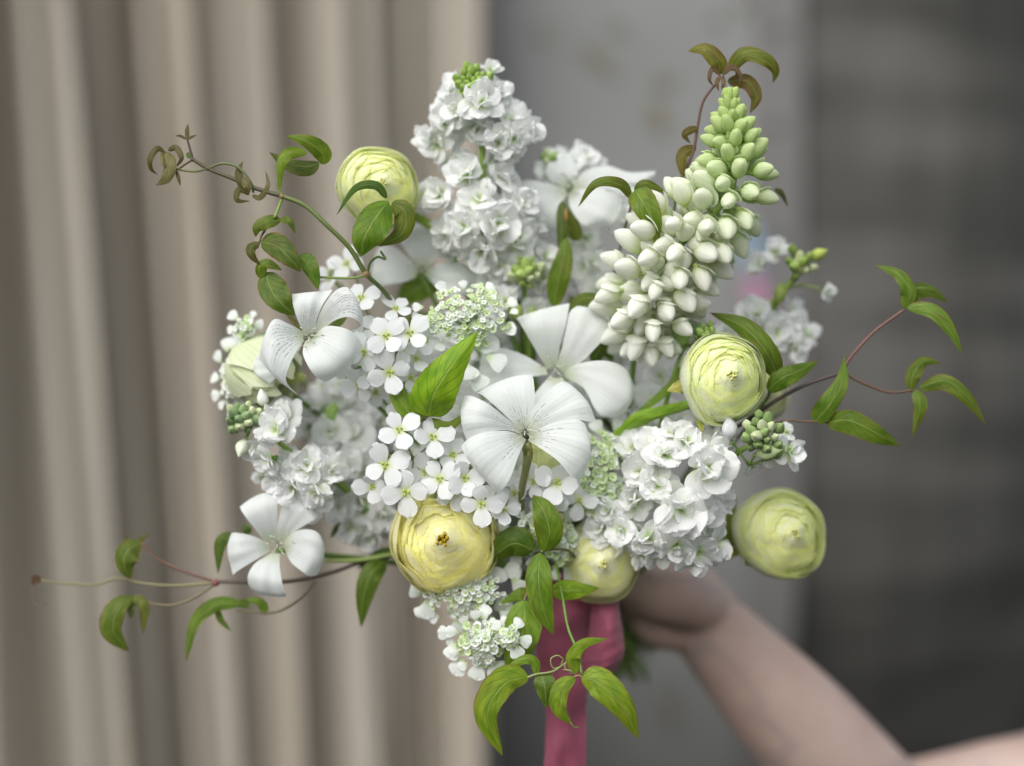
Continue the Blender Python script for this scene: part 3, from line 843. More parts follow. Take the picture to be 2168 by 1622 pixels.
A = stock("tall white stock spike at the top left of centre, highest blossom of the bouquet", [(1060,640,7),(1035,500,6),(1020,330,5),(1008,200,4.5)], [
    (1018,218,3.0,.2,.2,1.05,(6,4,3)), (970,235,3.8,-.4,.2,.9), (1055,200,4.2,.7,.6,.7), (915,290,4.8,-1,.1,.8), (1010,270,4.6,.1,-.4,.9), (1100,270,4.6,1,0,.8), (955,205,4.4,-.9,.5,.7), (943,262,4.2,-.7,.5,.85,(5,3,2)), (1078,255,4.4,.8,.3,.85,(4,4,2)), (1085,292,4.0,.7,-.3,.9,(5,4,3)), (930,305,4.6,-.8,-.2,.85,(4,3,2)), (962,178,4.6,-.8,.8,.62,(4,2,1)), (1038,150,4.6,.6,1.0,.66,(4,2,1)), (1052,302,3.6,.3,-.2,.9), (950,345,5.4,-.7,-.6,.6,(4,2,1)),
    (990,372,4.3,-.2,.3,1.0), (1062,378,4.8,.3,.5,.9), (935,415,4.8,-.8,.1,.95), (1015,425,3.8,-.1,.5,1.05), (985,478,4.2,-.3,-.1,1.1), (1052,472,3.8,.2,-.1,1.15), (1100,432,5.0,.6,.1,1.0), (950,495,5.2,-.8,-.4,.9), (1020,528,4.6,-.1,-.6,1.05), (1095,505,4.8,.6,-.3,1.0), (1128,470,6.2,.8,.2,.9), (1055,560,5.4,.1,-.5,.95), (1040,340,5.6,.6,.1,.8),
])
bud_cluster(A, 1002, 176, 3.6, 40, 30, .85, (.34, .50, .12), 3)
B = stock("white stock in the centre with a pale green bud head beside the dark leaves", [(1120,760,9),(1115,680,7.5),(1110,620,6.5),(1110,580,6)], [
    (1080,600,6.0,-.5,.3,.85), (1150,545,6.6,.6,.4,.9), (1065,640,5.6,-.5,-.2,.85), (1145,590,6.2,.5,-.2,.8,(5,3,2)), (1130,655,6.5,.3,-.4,.8), (1100,520,6.6,0,.6,.9), (1040,598,6.2,-.7,.3,.8), (1250,560,8,.2,.1,1.0), (1270,610,8,-.1,-.3,1.0), (1235,505,8,.2,.5,.9)])
bud_cluster(B, 1112, 575, 5.2, 32, 14, 1.2, (.40, .54, .16), 5, .35)
buds(B, [(1100,680,5.6,1090,655,5.2,1.6,(.40,.52,.14)), (1120,690,5.8,1128,650,5.4,1.3,(.34,.48,.12))], None)
B2 = stock("blurred white stock tip peeping over the top corncockle", [(1215,470,10),(1210,410,9.5),(1205,370,9),(1195,345,8.8)], [
    (1235,335,8.4,.5,.5,.78), (1185,335,8.8,-.3,.8,.6,(4,2,1)), (1160,365,8.6,-.7,.2,.7), (1255,360,8.8,.8,.2,.7), (1215,350,8.2,0,.3,.7), (1330,455,8,.2,.3,1.0), (1360,420,8.6,.3,.5,.7)])
bud_cluster(B2, 1165, 335, 8.2, 20, 8, .9, (.30, .46, .12), 8)
Cs = stock("full white stock at the lower right with sharp ruffled blossoms and a green bud tip", [(1360,1180,6),(1440,1060,3.5),(1560,960,2.2),(1612,935,1.6)], [
    (1497,990,.2,.15,.2,1.22), (1440,1078,.4,-.05,-.1,1.35), (1405,965,1.6,-.2,.6,1.0), (1360,1000,2.6,-.5,.3,1.0), (1395,1030,1.9,-.3,.1,1.0), (1345,1060,3.2,-.6,0,.95), (1320,1120,3.0,-.5,-.2,.95,(5,5,3)), (1370,1140,2.2,-.2,-.4,1.05), (1430,1150,1.7,.1,-.7,1.0), (1478,1165,1.9,.4,-.9,.9,(5,4,2)), (1668,955,1.6,1.1,0,.85,(5,4,2)), (1500,1060,2.2,.6,-.4,.95), (1455,940,1.8,-.1,.9,.95), (1520,940,2.0,.3,.8,.85), (1340,950,3.8,-.4,.5,.9), (1660,915,2.4,.5,.5,.5,(4,2,1)), (1590,985,2.8,.3,-.8,.55,(4,1,0)),
    (1290,1080,3.4,-.6,.1,.8), (1300,1150,4.2,-.4,-.6,.85), (1395,1168,2.4,-.2,-1.6,.8,(5,1,0)), (1465,1180,1.8,.2,-1.8,.83,(5,1,0)), (1512,1150,2.2,.9,-1.0,.8,(5,2,0)), (1270,1120,4.0,-.3,.2,.8), (1500,1110,2.6,.8,-.2,.8)])
bud_cluster(Cs, 1612, 915, .6, 42, 17, 1.15, (.27, .38, .15), 9, .25)
buds(Cs, [(1548,932,1.0,1542,886,.5,1.7,(.80,.83,.84)), (1600,962,.9,1640,955,.5,1.7,(.50,.60,.30)), (1632,970,1.2,1655,950,.8,1.3,(.30,.44,.14))], (1585, 985, 1.8))
D_ = stock("white stock pointing left at the left edge with round green buds", [(760,1060,7),(700,1010,5),(620,960,3.8),(520,880,3.2)], [
    (588,912,2.2,-.3,.2,1.15), (575,975,2.8,-.5,-.4,.9,(5,4,2)), (650,985,2.8,.2,.1,1.0), (622,1030,3.2,-.2,-.3,.95), (668,1040,3.0,.2,-.5,.95), (545,955,3.0,-.9,-.2,.7,(4,2,1)), (590,1010,3.5,-.6,-.5,.8), (700,1000,3.6,.5,.2,.85), (560,1010,4.2,-.8,-.5,.6,(4,2,0))])
bud_cluster(D_, 515, 880, 2.6, 34, 15, 1.15, (.28, .40, .19), 11, .25)
buds(D_, [(560,860,2.8,555,838,2.4,1.3,(.78,.82,.76)), (520,930,2.8,512,950,2.4,1.4,(.74,.80,.62))], (545, 880, 3.4))
E_ = stock("out of focus white stock low left of centre behind the small four-petalled blossoms", [(900,1090,12),(820,1030,10),(760,960,9),(690,850,8.5)], [
    (745,925,7.6,-.2,.4,1.25), (770,1000,7.4,0,-.1,1.1), (700,960,8.0,-.6,.1,1.0), (765,1062,7.0,-.1,-.3,1.15), (812,1085,7.2,.2,-.4,1.0), (745,1110,7.4,-.4,-.6,1.0), (785,1130,7.6,-.1,-.9,.95,(5,4,2)), (680,870,8.6,-.5,.7,1.0), (740,855,9.0,.2,.7,1.0), (800,900,8.8,.4,.5,1.0), (850,1010,8.8,.4,.1,1.0), (655,905,8.8,-.9,.2,.8), (860,950,9.2,.2,.2,1.1), (900,1010,9,.2,.1,1.0), (700,915,6.8,-.2,.2,.9), (735,985,6.6,0,0,.95), (690,1030,6.8,-.2,-.2,.9), (720,1070,6.8,-.2,-.2,.9), (720,820,8.6,0,.4,.9), (770,880,8.6,.1,.2,.95), (655,870,8.6,-.4,.2,.8)])
buds(E_, [(692,905,7.4,705,868,7.2,1.9,(.30,.46,.12)), (770,1090,6.6,776,1072,6.4,.9,(.24,.44,.10)), (668,940,7.6,690,932,7.4,1.3,(.34,.50,.14))], None)
F_ = stock("blurred white stock on the right rising behind the ranunculus to a thin budded tip", [(1540,850,10),(1600,740,9),(1640,650,8),(1700,560,7.5)], [
    (1600,668,8.0,-.2,.5,.95), (1640,705,7.8,.3,.1,1.0), (1685,735,8.0,.7,0,.9), (1665,690,8.4,.6,.4,.85), (1610,560,7.8,-.6,.3,.75,(5,3,2)), (1645,535,8.0,.1,.8,.7,(5,3,1)), (1748,618,7.2,.7,-.1,.55,(4,4,3)), (1575,700,9.0,-.6,.2,.9), (1620,760,9,-.1,-.3,.9), (1560,760,9.5,-.4,.1,.9)])
bud_cluster(F_, 1692, 555, 6.8, 34, 9, 1.1, (.34, .48, .12), 13)
buds(F_, [(1715,548,6.8,1735,538,6.6,1.3,(.44,.54,.12)), (1690,585,6.8,1692,560,6.4,1.8,(.50,.58,.26)), (1655,600,7.2,1650,630,7.0,1.6,(.30,.40,.10))], (1668, 612, 7.4))
tube("stem", [(1665,610,7.4),(1700,604,7.4),(1735,610,7.3)], [3.5, 3, 2.5], M_stem, F_, (.24, .34, .08))
tube("stem", [(1560,740,8.6),(1620,660,7.9),(1665,610,7.4),(1688,575,7.2)], [9, 9, 8, 6], M_stem, F_, (.26, .37, .07))
Gs_ = stock("short white stock with narrow opening buds left of the right ranunculus", [(1400,890,5),(1425,800,4),(1445,745,3.4),(1480,700,3.0)], [
    (1412,748,4.0,-.9,.9,.5,(4,1,0)), (1455,672,3.0,.1,1.6,.55,(4,3,2)), (1385,850,7.5,-.3,.3,1.0), (1430,900,6.5,0,.2,1.0), (1370,900,7.5,-.3,0,1.0), (1340,860,8.5,-.4,.3,1.0), (1400,800,9,-.2,.3,1.0,(5,4,2))], sr=5)
bud_cluster(Gs_, 1495, 703, 2.2, 24, 12, .8, (.34, .48, .14), 15)
buds(Gs_, [(1442,735,3.2,1450,690,3.0,2.2,(.34,.52,.16)), (1458,735,3.4,1470,695,3.2,1.8,(.24,.42,.13))], None)

# ------------------------------------------------------------------ small four-petalled blossoms
def rocket(label, stem, fl):
    t = thing("rocket_stem", label, "flower", "small white four-petalled blossoms in the bouquet")
    hub = stem[-1]
    vine_tube(t, stem, [5, 5, 4, 3], (.17, .22, .07))
    for f in fl:
        px, py, d, fx, fy = f[:5]; s = f[5] if len(f) > 5 else 1.0; roll = f[6] if len(f) > 6 else rnd.uniform(0, 1.5)
        pos = P(px, py, d); face = Vector((fx, -1, fy))
        e = obj("floret", ME_eye, None, t, (.52, .62, .08))
        e.matrix_local = Matrix.Translation(pos) @ frame(face, roll=roll) @ Matrix.Scale(s * .92, 4)
        for k in range(4):
            p = obj("petal", rnd.choice(rocket_p), None, e)
            p.matrix_local = Matrix.Rotation(math.pi / 2 * k + rnd.uniform(-.13, .13), 4, 'Z') @ Matrix.Rotation(rnd.uniform(-.16, .16), 4, 'X') @ Matrix.Rotation(rnd.uniform(-.3, .25), 4, 'Y') @ Matrix.Scale(rnd.uniform(.86, 1.08), 4)
        b = P(*hub); q = pos - face.normalized() * .011
        V, F, U = tube_data([b, b * .45 + q * .55 + Vector((0, .002, 0)), q], [.0006, .0005, .0007], 8, 6)
        obj("pedicel", mesh_from("pedicel", V, F, U), M_stem, t, (.17, .15, .07))
    rq = random.Random(len(fl))
    for f in fl[::2]:             # closed and half-open buds on their own short stalks
        a = rq.uniform(0, 6.28)
        x, y, z = f[0] + 40 * math.cos(a), f[1] + 34 * math.sin(a), f[2] + rq.uniform(.3, .9)
        buds(t, [(x, y + 6, z + .3, x + rq.uniform(-4, 4), y - 8, z - .3, rq.uniform(.6, 1.1), rq.choice([(.80, .83, .80), (.50, .58, .28), (.62, .66, .48)]))], hub)
    long_stem(t, stem[0], 4)
    return t
rocket("cluster of small four-petalled white blossoms right of the streaked left corncockle", [(880,860,8),(860,820,5),(845,790,3.5),(830,765,3)], [
    (818,712,.6,.05,.1,1.05,.75), (867,706,.9,.2,.15,1.0,.7), (772,745,1.4,-.2,-.1,.95,.3), (825,788,1.0,.05,-.2,1.05,.35), (765,632,2.2,-.2,.7,.9), (838,655,2.6,.3,.9,.8), (762,815,3.2,-.3,-.3,.9), (880,760,2.6,.4,0,.85), (805,745,2.4,0,.3,.8), (795,830,4,.0,-.5,.8), (735,560,5.5,-.3,.5,.9), (700,590,6,-.5,.2,.9), (850,735,1.8,.2,-.2,.8), (795,700,2.2,-.2,.3,.8), (870,800,2.8,.3,-.2,.85), (785,790,2.4,-.2,0,.8), (745,790,3.4,-.4,-.1,.8), (900,720,2.4,.4,.2,.75), (845,850,3.2,.1,-.4,.8)])
rocket("cluster of small four-petalled white blossoms above the yellow ranunculus", [(960,1080,8),(920,1020,5),(890,985,3.2),(876,970,2.6)], [
    (846,912,.7,-.1,.5,1.0,.55), (916,926,1.0,.1,.4,1.0,.2), (816,985,.6,-.2,.1,1.08,.5), (860,1041,.5,-.1,-.2,1.08,.15), (930,1014,.8,.1,.1,1.0,.6), (985,1012,1.0,.1,0,1.0,.3), (1018,1066,.6,.1,-.2,1.0,.1), (1065,1078,1.2,.3,-.1,.85), (958,965,1.8,.2,.6,.95), (900,1000,1.8,0,.1,.9), (1050,1030,1.8,.3,.2,.85), (790,1030,2.4,-.4,-.1,.9), (960,1045,1.4,.1,-.2,.85)])
rocket("loose cluster of small pale blossoms right of the front corncockle stem", [(1210,1150,9),(1190,1110,6),(1175,1080,4.5),(1165,1060,4)], [
    (1180,1022,2.2,.1,.2,1.1), (1130,1020,2.4,-.2,.2,.9), (1160,1070,2.6,-.1,-.1,.9), (1225,1060,3.0,.3,0,.9), (1140,1115,3.0,-.3,-.3,.85), (1090,1045,2.8,-.2,.1,.8)])

# ------------------------------------------------------------------ lace flower umbels
lace_small = []
for k in range(4):
    mb = MB()
    for i in range(5):
        pm = local_petal(.0026, .0014, R(20), R(10), -.2, .03, .15, 200 + k * 7 + i, 4, 3, .3, .6)
        a = 2 * math.pi * i / 5 + k
        vs = [(v.co.x * math.cos(a) - v.co.y * math.sin(a), v.co.x * math.sin(a) + v.co.y * math.cos(a), v.co.z) for v in pm.vertices]
        mb.add(vs, [tuple(p.vertices) for p in pm.polygons], [(.5, .9)] * len(vs)); bpy.data.meshes.remove(pm)
    V, F, U = egg(.0022, .0009, n=5, sides=6)
    mb.add([(x, y, z - .001) for x, y, z in V], F, [(.5, 0.0)] * len(V))
    m_ = mb.mesh("floret"); m_.materials.append(M_lace); lace_small.append(m_)
lace_big = [local_petal(.0095, .0042, R(8), R(-20), -.1, .03, .28, 300 + k, 9, 7, .2, .7) for k in range(3)]
for m_ in lace_big: m_.materials.append(M_lace)

def lace(label, cx, cy, d, rx, ry, n, face, outer, green=.5, seed=0, size=1.0, dome=1.2):
    t = thing("lace_umbel", label, "flower", "white lace flower umbels in the bouquet")
    rs = random.Random(seed)
    hub = P(cx, cy + 20, d + 3.2)
    fv = Vector(face)
    sub = [(cx + rx * .75 * math.sqrt((k + .5) / 12) * math.cos(k * 2.4), cy + ry * .75 * math.sqrt((k + .5) / 12) * math.sin(k * 2.4)) for k in range(12)]
    rays = MB()
    for (sx, sy) in sub:
        rr = ((sx - cx) / rx) ** 2 + ((sy - cy) / ry) ** 2
        V, F, U = tube_data([hub, P(sx, sy, d + 1.0 - dome * (1 - rr) * .6)], [.0007, .0005], 4, 5)
        rays.add(V, F, U)
    obj("rays", rays.mesh("rays"), M_stem, t, (.20, .34, .08))
    for k in range(n):
        sx, sy = sub[k % 12]
        a = rs.uniform(0, 6.28); q = math.sqrt(rs.random()) * rx * .26
        x, y = sx + math.cos(a) * q, sy + math.sin(a) * q * ry / rx
        rr = min(1.3, ((x - cx) / rx) ** 2 + ((y - cy) / ry) ** 2)
        dd_ = d - dome * (1 - rr) + rs.uniform(-.15, .2)
        g = rs.random() < green
        o = obj("floret", rs.choice(lace_small), None, t, (.80, .90, .58) if g else (1, 1, 1))
        nv_ = fv + Vector(((x - cx) / rx * .7, 0, -(y - cy) / ry * .7)) + Vector((rs.uniform(-.5, .5), 0, rs.uniform(-.5, .5)))
        o.matrix_local = Matrix.Translation(P(x, y, dd_)) @ frame(nv_, roll=rs.uniform(0, 6)) @ Matrix.Scale(size * rs.uniform(.6, 1.1), 4)
    for (x, y, ang, s) in outer:      # large outer petals, angle in the picture
        o = obj("petal", rs.choice(lace_big), None, t, (1, 1, 1))
        nz = (fv + Vector((rs.uniform(-.25, .25), 0, rs.uniform(-.25, .25)))).normalized()
        xd = Vector((math.cos(ang), 0, math.sin(ang)))
        o.matrix_local = Matrix.Translation(P(x, y, d + rs.uniform(-.2, .3))) @ frame_x(xd - nz * xd.dot(nz), nz) @ Matrix.Scale(s, 4)
    long_stem(t, (cx, cy + 20, d + 3.2), 5)
    return t
def ring(cx, cy, rx, ry, n, s, a0=0, a1=6.28, seed=0):
    rs = random.Random(seed)
    out = []
    for k in range(n):
        a = a0 + (a1 - a0) * (k + rs.uniform(-.3, .3)) / n
        out.append((cx + math.cos(a) * rx, cy - math.sin(a) * ry, a + rs.uniform(-.5, .5), s * rs.uniform(.75, 1.15)))
    return out
lace("creamy green lace umbel in the upper middle above the big leaf", 985, 668, 2.6, 112, 72, 250, (0, -1, .35),
     [(1012,742,.6,1.6), (1030,755,-.4,1.5), (985,770,-1.2,1.3), (1000,790,-.9,1.4), (1060,700,.2,1.1)] + ring(985, 672, 95, 60, 12, .8, seed=2), .6, 1, .95)
lace("flat lace umbel under the yellow ranunculus with large white outer petals", 985, 1250, 3.4, 106, 70, 220, (-.1, -1, -.2),
     [(1060,1215,.3,1.5), (1085,1225,-.9,1.5), (1060,1260,-1.4,1.5), (1040,1235,.8,1.3), (905,1270,-1.7,1.4), (895,1255,2.6,1.0)] + ring(985, 1255, 95, 60, 12, .9, 3.0, 6.4, seed=4), .35, 2, 1.0)
lace("small lace umbel hanging lowest left of the pink ribbon", 1018, 1360, 2.2, 62, 56, 120, (-.1, -1, -.1),
     [(958,1345,3.0,1.1), (965,1362,-2.0,1.2), (980,1395,-2.1,1.3), (1012,1402,-1.7,1.3), (1042,1402,-1.1,1.2), (1020,1310,1.2,1.0)] + ring(1018, 1362, 54, 48, 14, .85, seed=5), .4, 3, 1.15)
lace("tiny lace umbel in front of the broad leaf left of the ribbon", 1078, 1348, .9, 26, 26, 26, (.1, -1, .1),
     [(1085,1362,-1.1,1.1), (1096,1352,-.3,1.0), (1062,1335,2.4,.8), (1088,1332,.9,.9)], .4, 4, 1.2)
lace("lace umbel between the front corncockle and the right stock with green hearts", 1262, 1010, 4.2, 72, 110, 190, (0, -1, .1),
     ring(1262, 980, 50, 40, 9, 1.3, seed=7) + ring(1255, 1085, 60, 45, 10, 1.3, seed=8) + ring(1290, 940, 30, 30, 6, 1.1, seed=9), .7, 5, 1.25)
lace("little lace umbel beside the dark leaf under the four-petalled blossoms", 1120, 1125, 3.4, 46, 50, 60, (0, -1, 0), ring(1120, 1130, 42, 46, 9, .9, seed=10), .6, 6, 1.2)
lace("narrow lace umbel above the fork of leaves in the lower middle", 1185, 1150, 4.4, 50, 62, 60, (0, -1, 0), ring(1190, 1155, 42, 50, 10, 1.1, seed=12), .4, 7, 1.2)
lace("lace umbel at the far left edge behind the green-white ranunculus", 490, 800, 5.6, 32, 70, 50, (-.6, -1, .1), ring(490, 800, 26, 60, 12, .9, seed=14), .3, 8, 1.3)
lace("single lace tuft above the green-white ranunculus at the left", 518, 694, 5.0, 24, 26, 26, (-.3, -1, .3), ring(518, 690, 20, 20, 6, .8, seed=15), .4, 9, 1.2)

# ------------------------------------------------------------------ ranunculus
def ranunc(label, cx, cy, d, rpx, face, layers=8, per=5, seed=0, tint=(1, 1, 1), eye=(.42, .30, .02), open_=16, squash=.92, mats=None, outer_tint=(1, 1, 1), close=78):
    t = thing("ranunculus", label, "flower", "pale yellow ranunculus blooms in the bouquet")
    if mats is None: layers += 5
    rs = np.random.RandomState(seed)
    f = (d / 100 - CAMY) / -CAMY
    Rm = rpx * SC * f
    Mx = Matrix.Translation(P(cx, cy, d)) @ frame(face, roll=rs.uniform(0, 6)) @ Matrix.Diagonal((rs.uniform(.94, 1.0), rs.uniform(1.0, 1.05), 1, 1))
    bp = rs.uniform(0, 6, 4)
    head = t
    for li in range(layers):
        q = li / (layers - 1)                    # 0 inner, 1 outer
        r0 = Rm * ((.26 + .44 * (q / .25)) if q < .25 else (.70 + .30 * (q - .25) / .75))
        top = R(open_ + (close - open_) * q ** 1.15)     # polar angle of the rim, measured from the facing axis
        n_ = per if q > .2 else 3
        off = rs.uniform(0, 6)
        for k in range(n_):
            nu, nv = 17, 11
            dphi = 2 * math.pi / n_ * rs.uniform(1.5, 1.95)
            phi0 = off + 2 * math.pi * k / n_ + rs.uniform(-.12, .12)
            tk = min(top * rs.uniform(.86, 1.14), R(80))
            ra = r0
            lip = rs.uniform(.004, .02) + (.012 * max(0, q - .8)) + (rs.uniform(.02, .05) if rs.rand() < .12 else 0) + (.10 if mats is not None else 0)
            Gp = np.zeros((nv, nu, 3))
            wv = rs.uniform(0, 6)
            for j in range(nv):
                v = j / (nv - 1)
                for i in range(nu):
                    s = 2 * i / (nu - 1) - 1
                    th_top = tk + (R(40) * (abs(s) ** 3.6)) + R(1.8 if mats is None else 7) * math.sin(s * 6 + wv) + R(1.0 if mats is None else 4) * math.sin(s * 13 + 2 * wv) + R(7) * s
                    th = R(168) * (1 - v) + th_top * v
                    wid = (.35 + .65 * math.sin(min(v * 1.25, 1) * math.pi / 2))
                    ph = phi0 + s * dphi / 2 * wid
                    r = ra * (1 + .008 * s + lip * v ** 5 - .006 * math.cos(3 * s + wv))
                    r *= 1 + .030 * math.sin(2 * ph + bp[0]) * math.sin(th) + .022 * math.sin(3 * ph + bp[1]) * math.sin(th) + .018 * math.sin(5 * ph + bp[2] + 2 * th)
                    zc = math.cos(th) * (squash if th < 1.57 else .85)
                    # the inner leaves lift toward the rim plane so that all rims nest
                    zoff = Rm * .50 * max(0, 1 - q / .25)
                    Gp[j, i] = (r * math.sin(th) * math.cos(ph), r * math.sin(th) * math.sin(ph), r * zc + zoff)
            V, F, U = grid(Gp)
            mt = M_ran if mats is None else mats
            tn = tint if q < .75 else tuple(a * b for a, b in zip(tint, outer_tint))
            kk = rs.uniform(.94, 1.05)
            cc = (tn[0] * kk, tn[1] * kk, tn[2] * (1.0 + .12 * q) * kk)
            obj("petal", mesh_from("petal", V, F, U), mt, t, cc, matrix=Mx)
    # green-gold heart
    mb = MB()
    for k in range(9):
        a = k * 2.4; rr = Rm * .12 * math.sqrt(k / 9)
        V, F, U = egg(Rm * rs.uniform(.10, .20), Rm * .05, rs.uniform(.4, 1), n=6, sides=7)
        mb.add([(x + rr * math.cos(a), y + rr * math.sin(a), z + Rm * .62) for x, y, z in V], F, U)
    obj("heart", mb.mesh("heart"), M_bud, t, eye, matrix=Mx)
    # sepals under the bloom
    bk = -Vector(face).normalized()
    for k in range(5):
        a = 2 * math.pi * k / 5
        sm = local_petal(Rm * .8, Rm * .24, R(-10), R(60), .2, .03, 0, 400 + k + seed, 8, 5, .5, .3)
        o = obj("sepal", sm, M_stem, t, (.34, .42, .12))
        o.matrix_local = Mx @ Matrix.Translation((0, 0, -Rm * .82)) @ Matrix.Rotation(a, 4, 'Z')
    return t, P(cx, cy, d) + bk * Rm * .8

def to_px(p):
    f = (p.y - CAMY) / -CAMY
    return (p.x / (SC * f) + 1084, 811 - (p.z - HC) / (SC * f), p.y * 100)
r1, b1 = ranunc("yellow ranunculus at the upper left, half hidden by vine leaves", 800, 398, 4.2, 88, (.25, -1, .05), 9, 5, 1, (1.0, 1.03, .84), eye=(.72, .72, .28), open_=8)
tube("stem", [(820,450,7.2),(875,458,6.6),(915,480,6.2),(948,520,6.4),(962,560,7.5)], [8, 11, 11, 11, 11], M_stem, r1, (.30, .44, .06))
long_stem(r1, (962, 560, 7.5))
r2, b2 = ranunc("pale yellow ranunculus on the right with its eye turned to the viewer", 1530, 802, 1.6, 96, (.16, -1, .12), 9, 5, 2, (.98, 1.02, .87), eye=(.72, .72, .28), open_=12)
leaf(r2, [(1470,830,2.2),(1445,818,1.6),(1412,828,1.3)], 16, color=(.55,.56,.22), red=0, teeth=0).name = "sepal"
leaf(r2, [(1478,880,2.2),(1484,900,1.6),(1489,915,1.4)], 7, color=(.40,.45,.10), red=0, teeth=0).name = "sepal"
tube("stem", [(1500,840,3.8),(1440,862,3.6),(1370,885,3.6),(1290,940,5),(1270,1050,9)], [11, 11, 11, 11, 10], M_stem, r2, (.24, .40, .05))
long_stem(r2, (1270, 1050, 9))
r3, b3 = ranunc("bright yellow ranunculus at the bottom centre with a brown-gold eye", 940, 1142, 3.2, 116, (.02, -1, .10), 10, 6, 3, (1.05, 1.03, .84), eye=(.50, .36, .03), open_=20)
long_stem(r3, to_px(b3))
r4, b4 = ranunc("yellow-green ranunculus low in the middle above the pink ribbon", 1276, 1182, 5.2, 90, (-.05, -1, -.05), 9, 5, 4, (1.02, 1.03, .94), eye=(.72, .72, .28), open_=10)
long_stem(r4, to_px(b4))
r5, b5 = ranunc("blurred yellow ranunculus standing alone at the lower right", 1650, 1130, 6.0, 98, (.3, -1, .12), 8, 5, 5, (1.0, 1.03, .84), eye=(.72, .72, .28), open_=14)
tube("stem", [(1610,1165,9.5),(1555,1150,9.5),(1500,1135,10.5),(1430,1110,13)], [10, 10, 9, 9], M_stem, r5, (.18, .28, .05))
leaf(r5, [(1552,1155,7),(1545,1110,6.4),(1558,1050,6.4)], 13, color=(.22,.28,.05), red=0).name = "sepal"
leaf(r5, [(1570,1165,7),(1552,1172,6.6),(1538,1188,6.6)], 9, color=(.36,.38,.08), red=0).name = "sepal"
long_stem(r5, (1430, 1110, 13))
r6, b6 = ranunc("green-white veined ranunculus turned away at the left edge", 545, 778, 5.0, 72, (.80, -.30, -.50), 6, 5, 6, (1.0, 1.0, .95), squash=1.55, mats=M_ranw, open_=30, close=52)
leaf(r6, [(520,730,4.4),(545,726,4.2),(575,732,4.0)], 7, color=(.34,.44,.06), red=0).name = "sepal"
leaf(r6, [(600,790,4.4),(625,800,4.2),(650,795,4.2)], 14, color=(.50,.58,.28), red=0, teeth=0).name = "sepal"
long_stem(r6, to_px(b6))
r7, b7 = ranunc("pale ranunculus mostly hidden behind the right one", 1610, 830, 8.0, 62, (.3, -1, 0), 6, 5, 7, (.95, .97, .90), open_=12)
long_stem(r7, to_px(b7))
r8, b8 = ranunc("yellow ranunculus tucked under the front corncockle", 1172, 965, 4.6, 60, (.0, -1, .1), 6, 5, 8, (.95, .98, .78), open_=12)
long_stem(r8, to_px(b8))

# ------------------------------------------------------------------ lupin
def lupin_floret(seed):
    rs = np.random.RandomState(seed)
    mb = MB()
    # keel and wings: a plump pointed pod, unit length along +X, seam on top
    n, sides = 14, 14
    V, F, U = [], [], []
    for j in range(n):
        t = (1 - math.cos(math.pi * j / (n - 1))) / 2
        rr = .325 * math.sin(math.pi * min(max(t, .01), .997) ** .84) ** .56
        zc = .06 * math.sin(t * math.pi) + .05 * t
        for k in range(sides):
            a = 2 * math.pi * k / sides
            groove = 1 - .22 * math.exp(-((a - math.pi / 2) / .28) ** 2)
            V.append((t, rr * .82 * math.cos(a) * groove, zc + rr * math.sin(a) * groove)); U.append((k / sides, t))
    for j in range(n - 1):
        for k in range(sides):
            k2 = (k + 1) % sides
            F.append((j * sides + k, (j + 1) * sides + k, (j + 1) * sides + k2, j * sides + k2))
    F.append(tuple(range(sides))); F.append(tuple((n - 1) * sides + k for k in range(sides))[::-1])
    mb.add(V, F, U)
    # banner: a folded shell hugging the back, its edges rolled out
    nv, nu = 9, 9
    Gp = np.zeros((nv, nu, 3))
    for j in range(nv):
        t = j / (nv - 1)
        for i in range(nu):
            s = 2 * i / (nu - 1) - 1
            a = math.pi / 2 + s * 1.25 * (1 - .45 * t ** 2)
            rr = (.35 + .02 * (seed % 3)) * math.sin(math.pi * min(.06 + .62 * t, .9)) ** .65 * (1 + .2 * abs(s) ** 3)
            x = .02 + .70 * t - .12 * s * s * t
            lift = (.02 + .05 * (seed % 3)) * t ** 2.5 * (1 - .3 * abs(s))
            Gp[j, i] = (x - .08 * t ** 3, rr * .95 * math.cos(a), .06 + rr * math.sin(a) * 1.02 + lift)
    V, F, U = grid(Gp); mb.add(V, F, [(u, .25 + .6 * v) for u, v in U])
    # short calyx
    V, F, U = egg(.30, .12, n=6, sides=8)
    mb.add([(z - .16, x, y + .02) for x, y, z in V], F, [(.5, 0.0)] * len(V))
    m_ = mb.mesh("floret"); m_.materials.append(M_lup); return m_
lup_me = [lupin_floret(k) for k in range(6)]
lup = thing("lupin", "tall white and pale green lupin spike curving up at the upper right", "flower", None)
lpath = [(1372,728,4.5),(1374,660,3.2),(1392,592,2.4),(1438,520,2.0),(1508,455,1.6),(1552,390,1.4),(1552,310,1.0),(1546,240,.8),(1544,205,.8)]
tube("stem", lpath, [8, 8, 8, 8, 8, 7, 6, 5, 3], M_stem, lup, (.30, .42, .10), n=60)
lc = crom([tuple(P(*p)) for p in lpath], 400)
seg = np.linalg.norm(np.diff(lc, axis=0), axis=1); arc = np.concatenate([[0], np.cumsum(seg)]); tot = arc[-1]
s_pos = .02 * tot; w = 0
rl = random.Random(11)
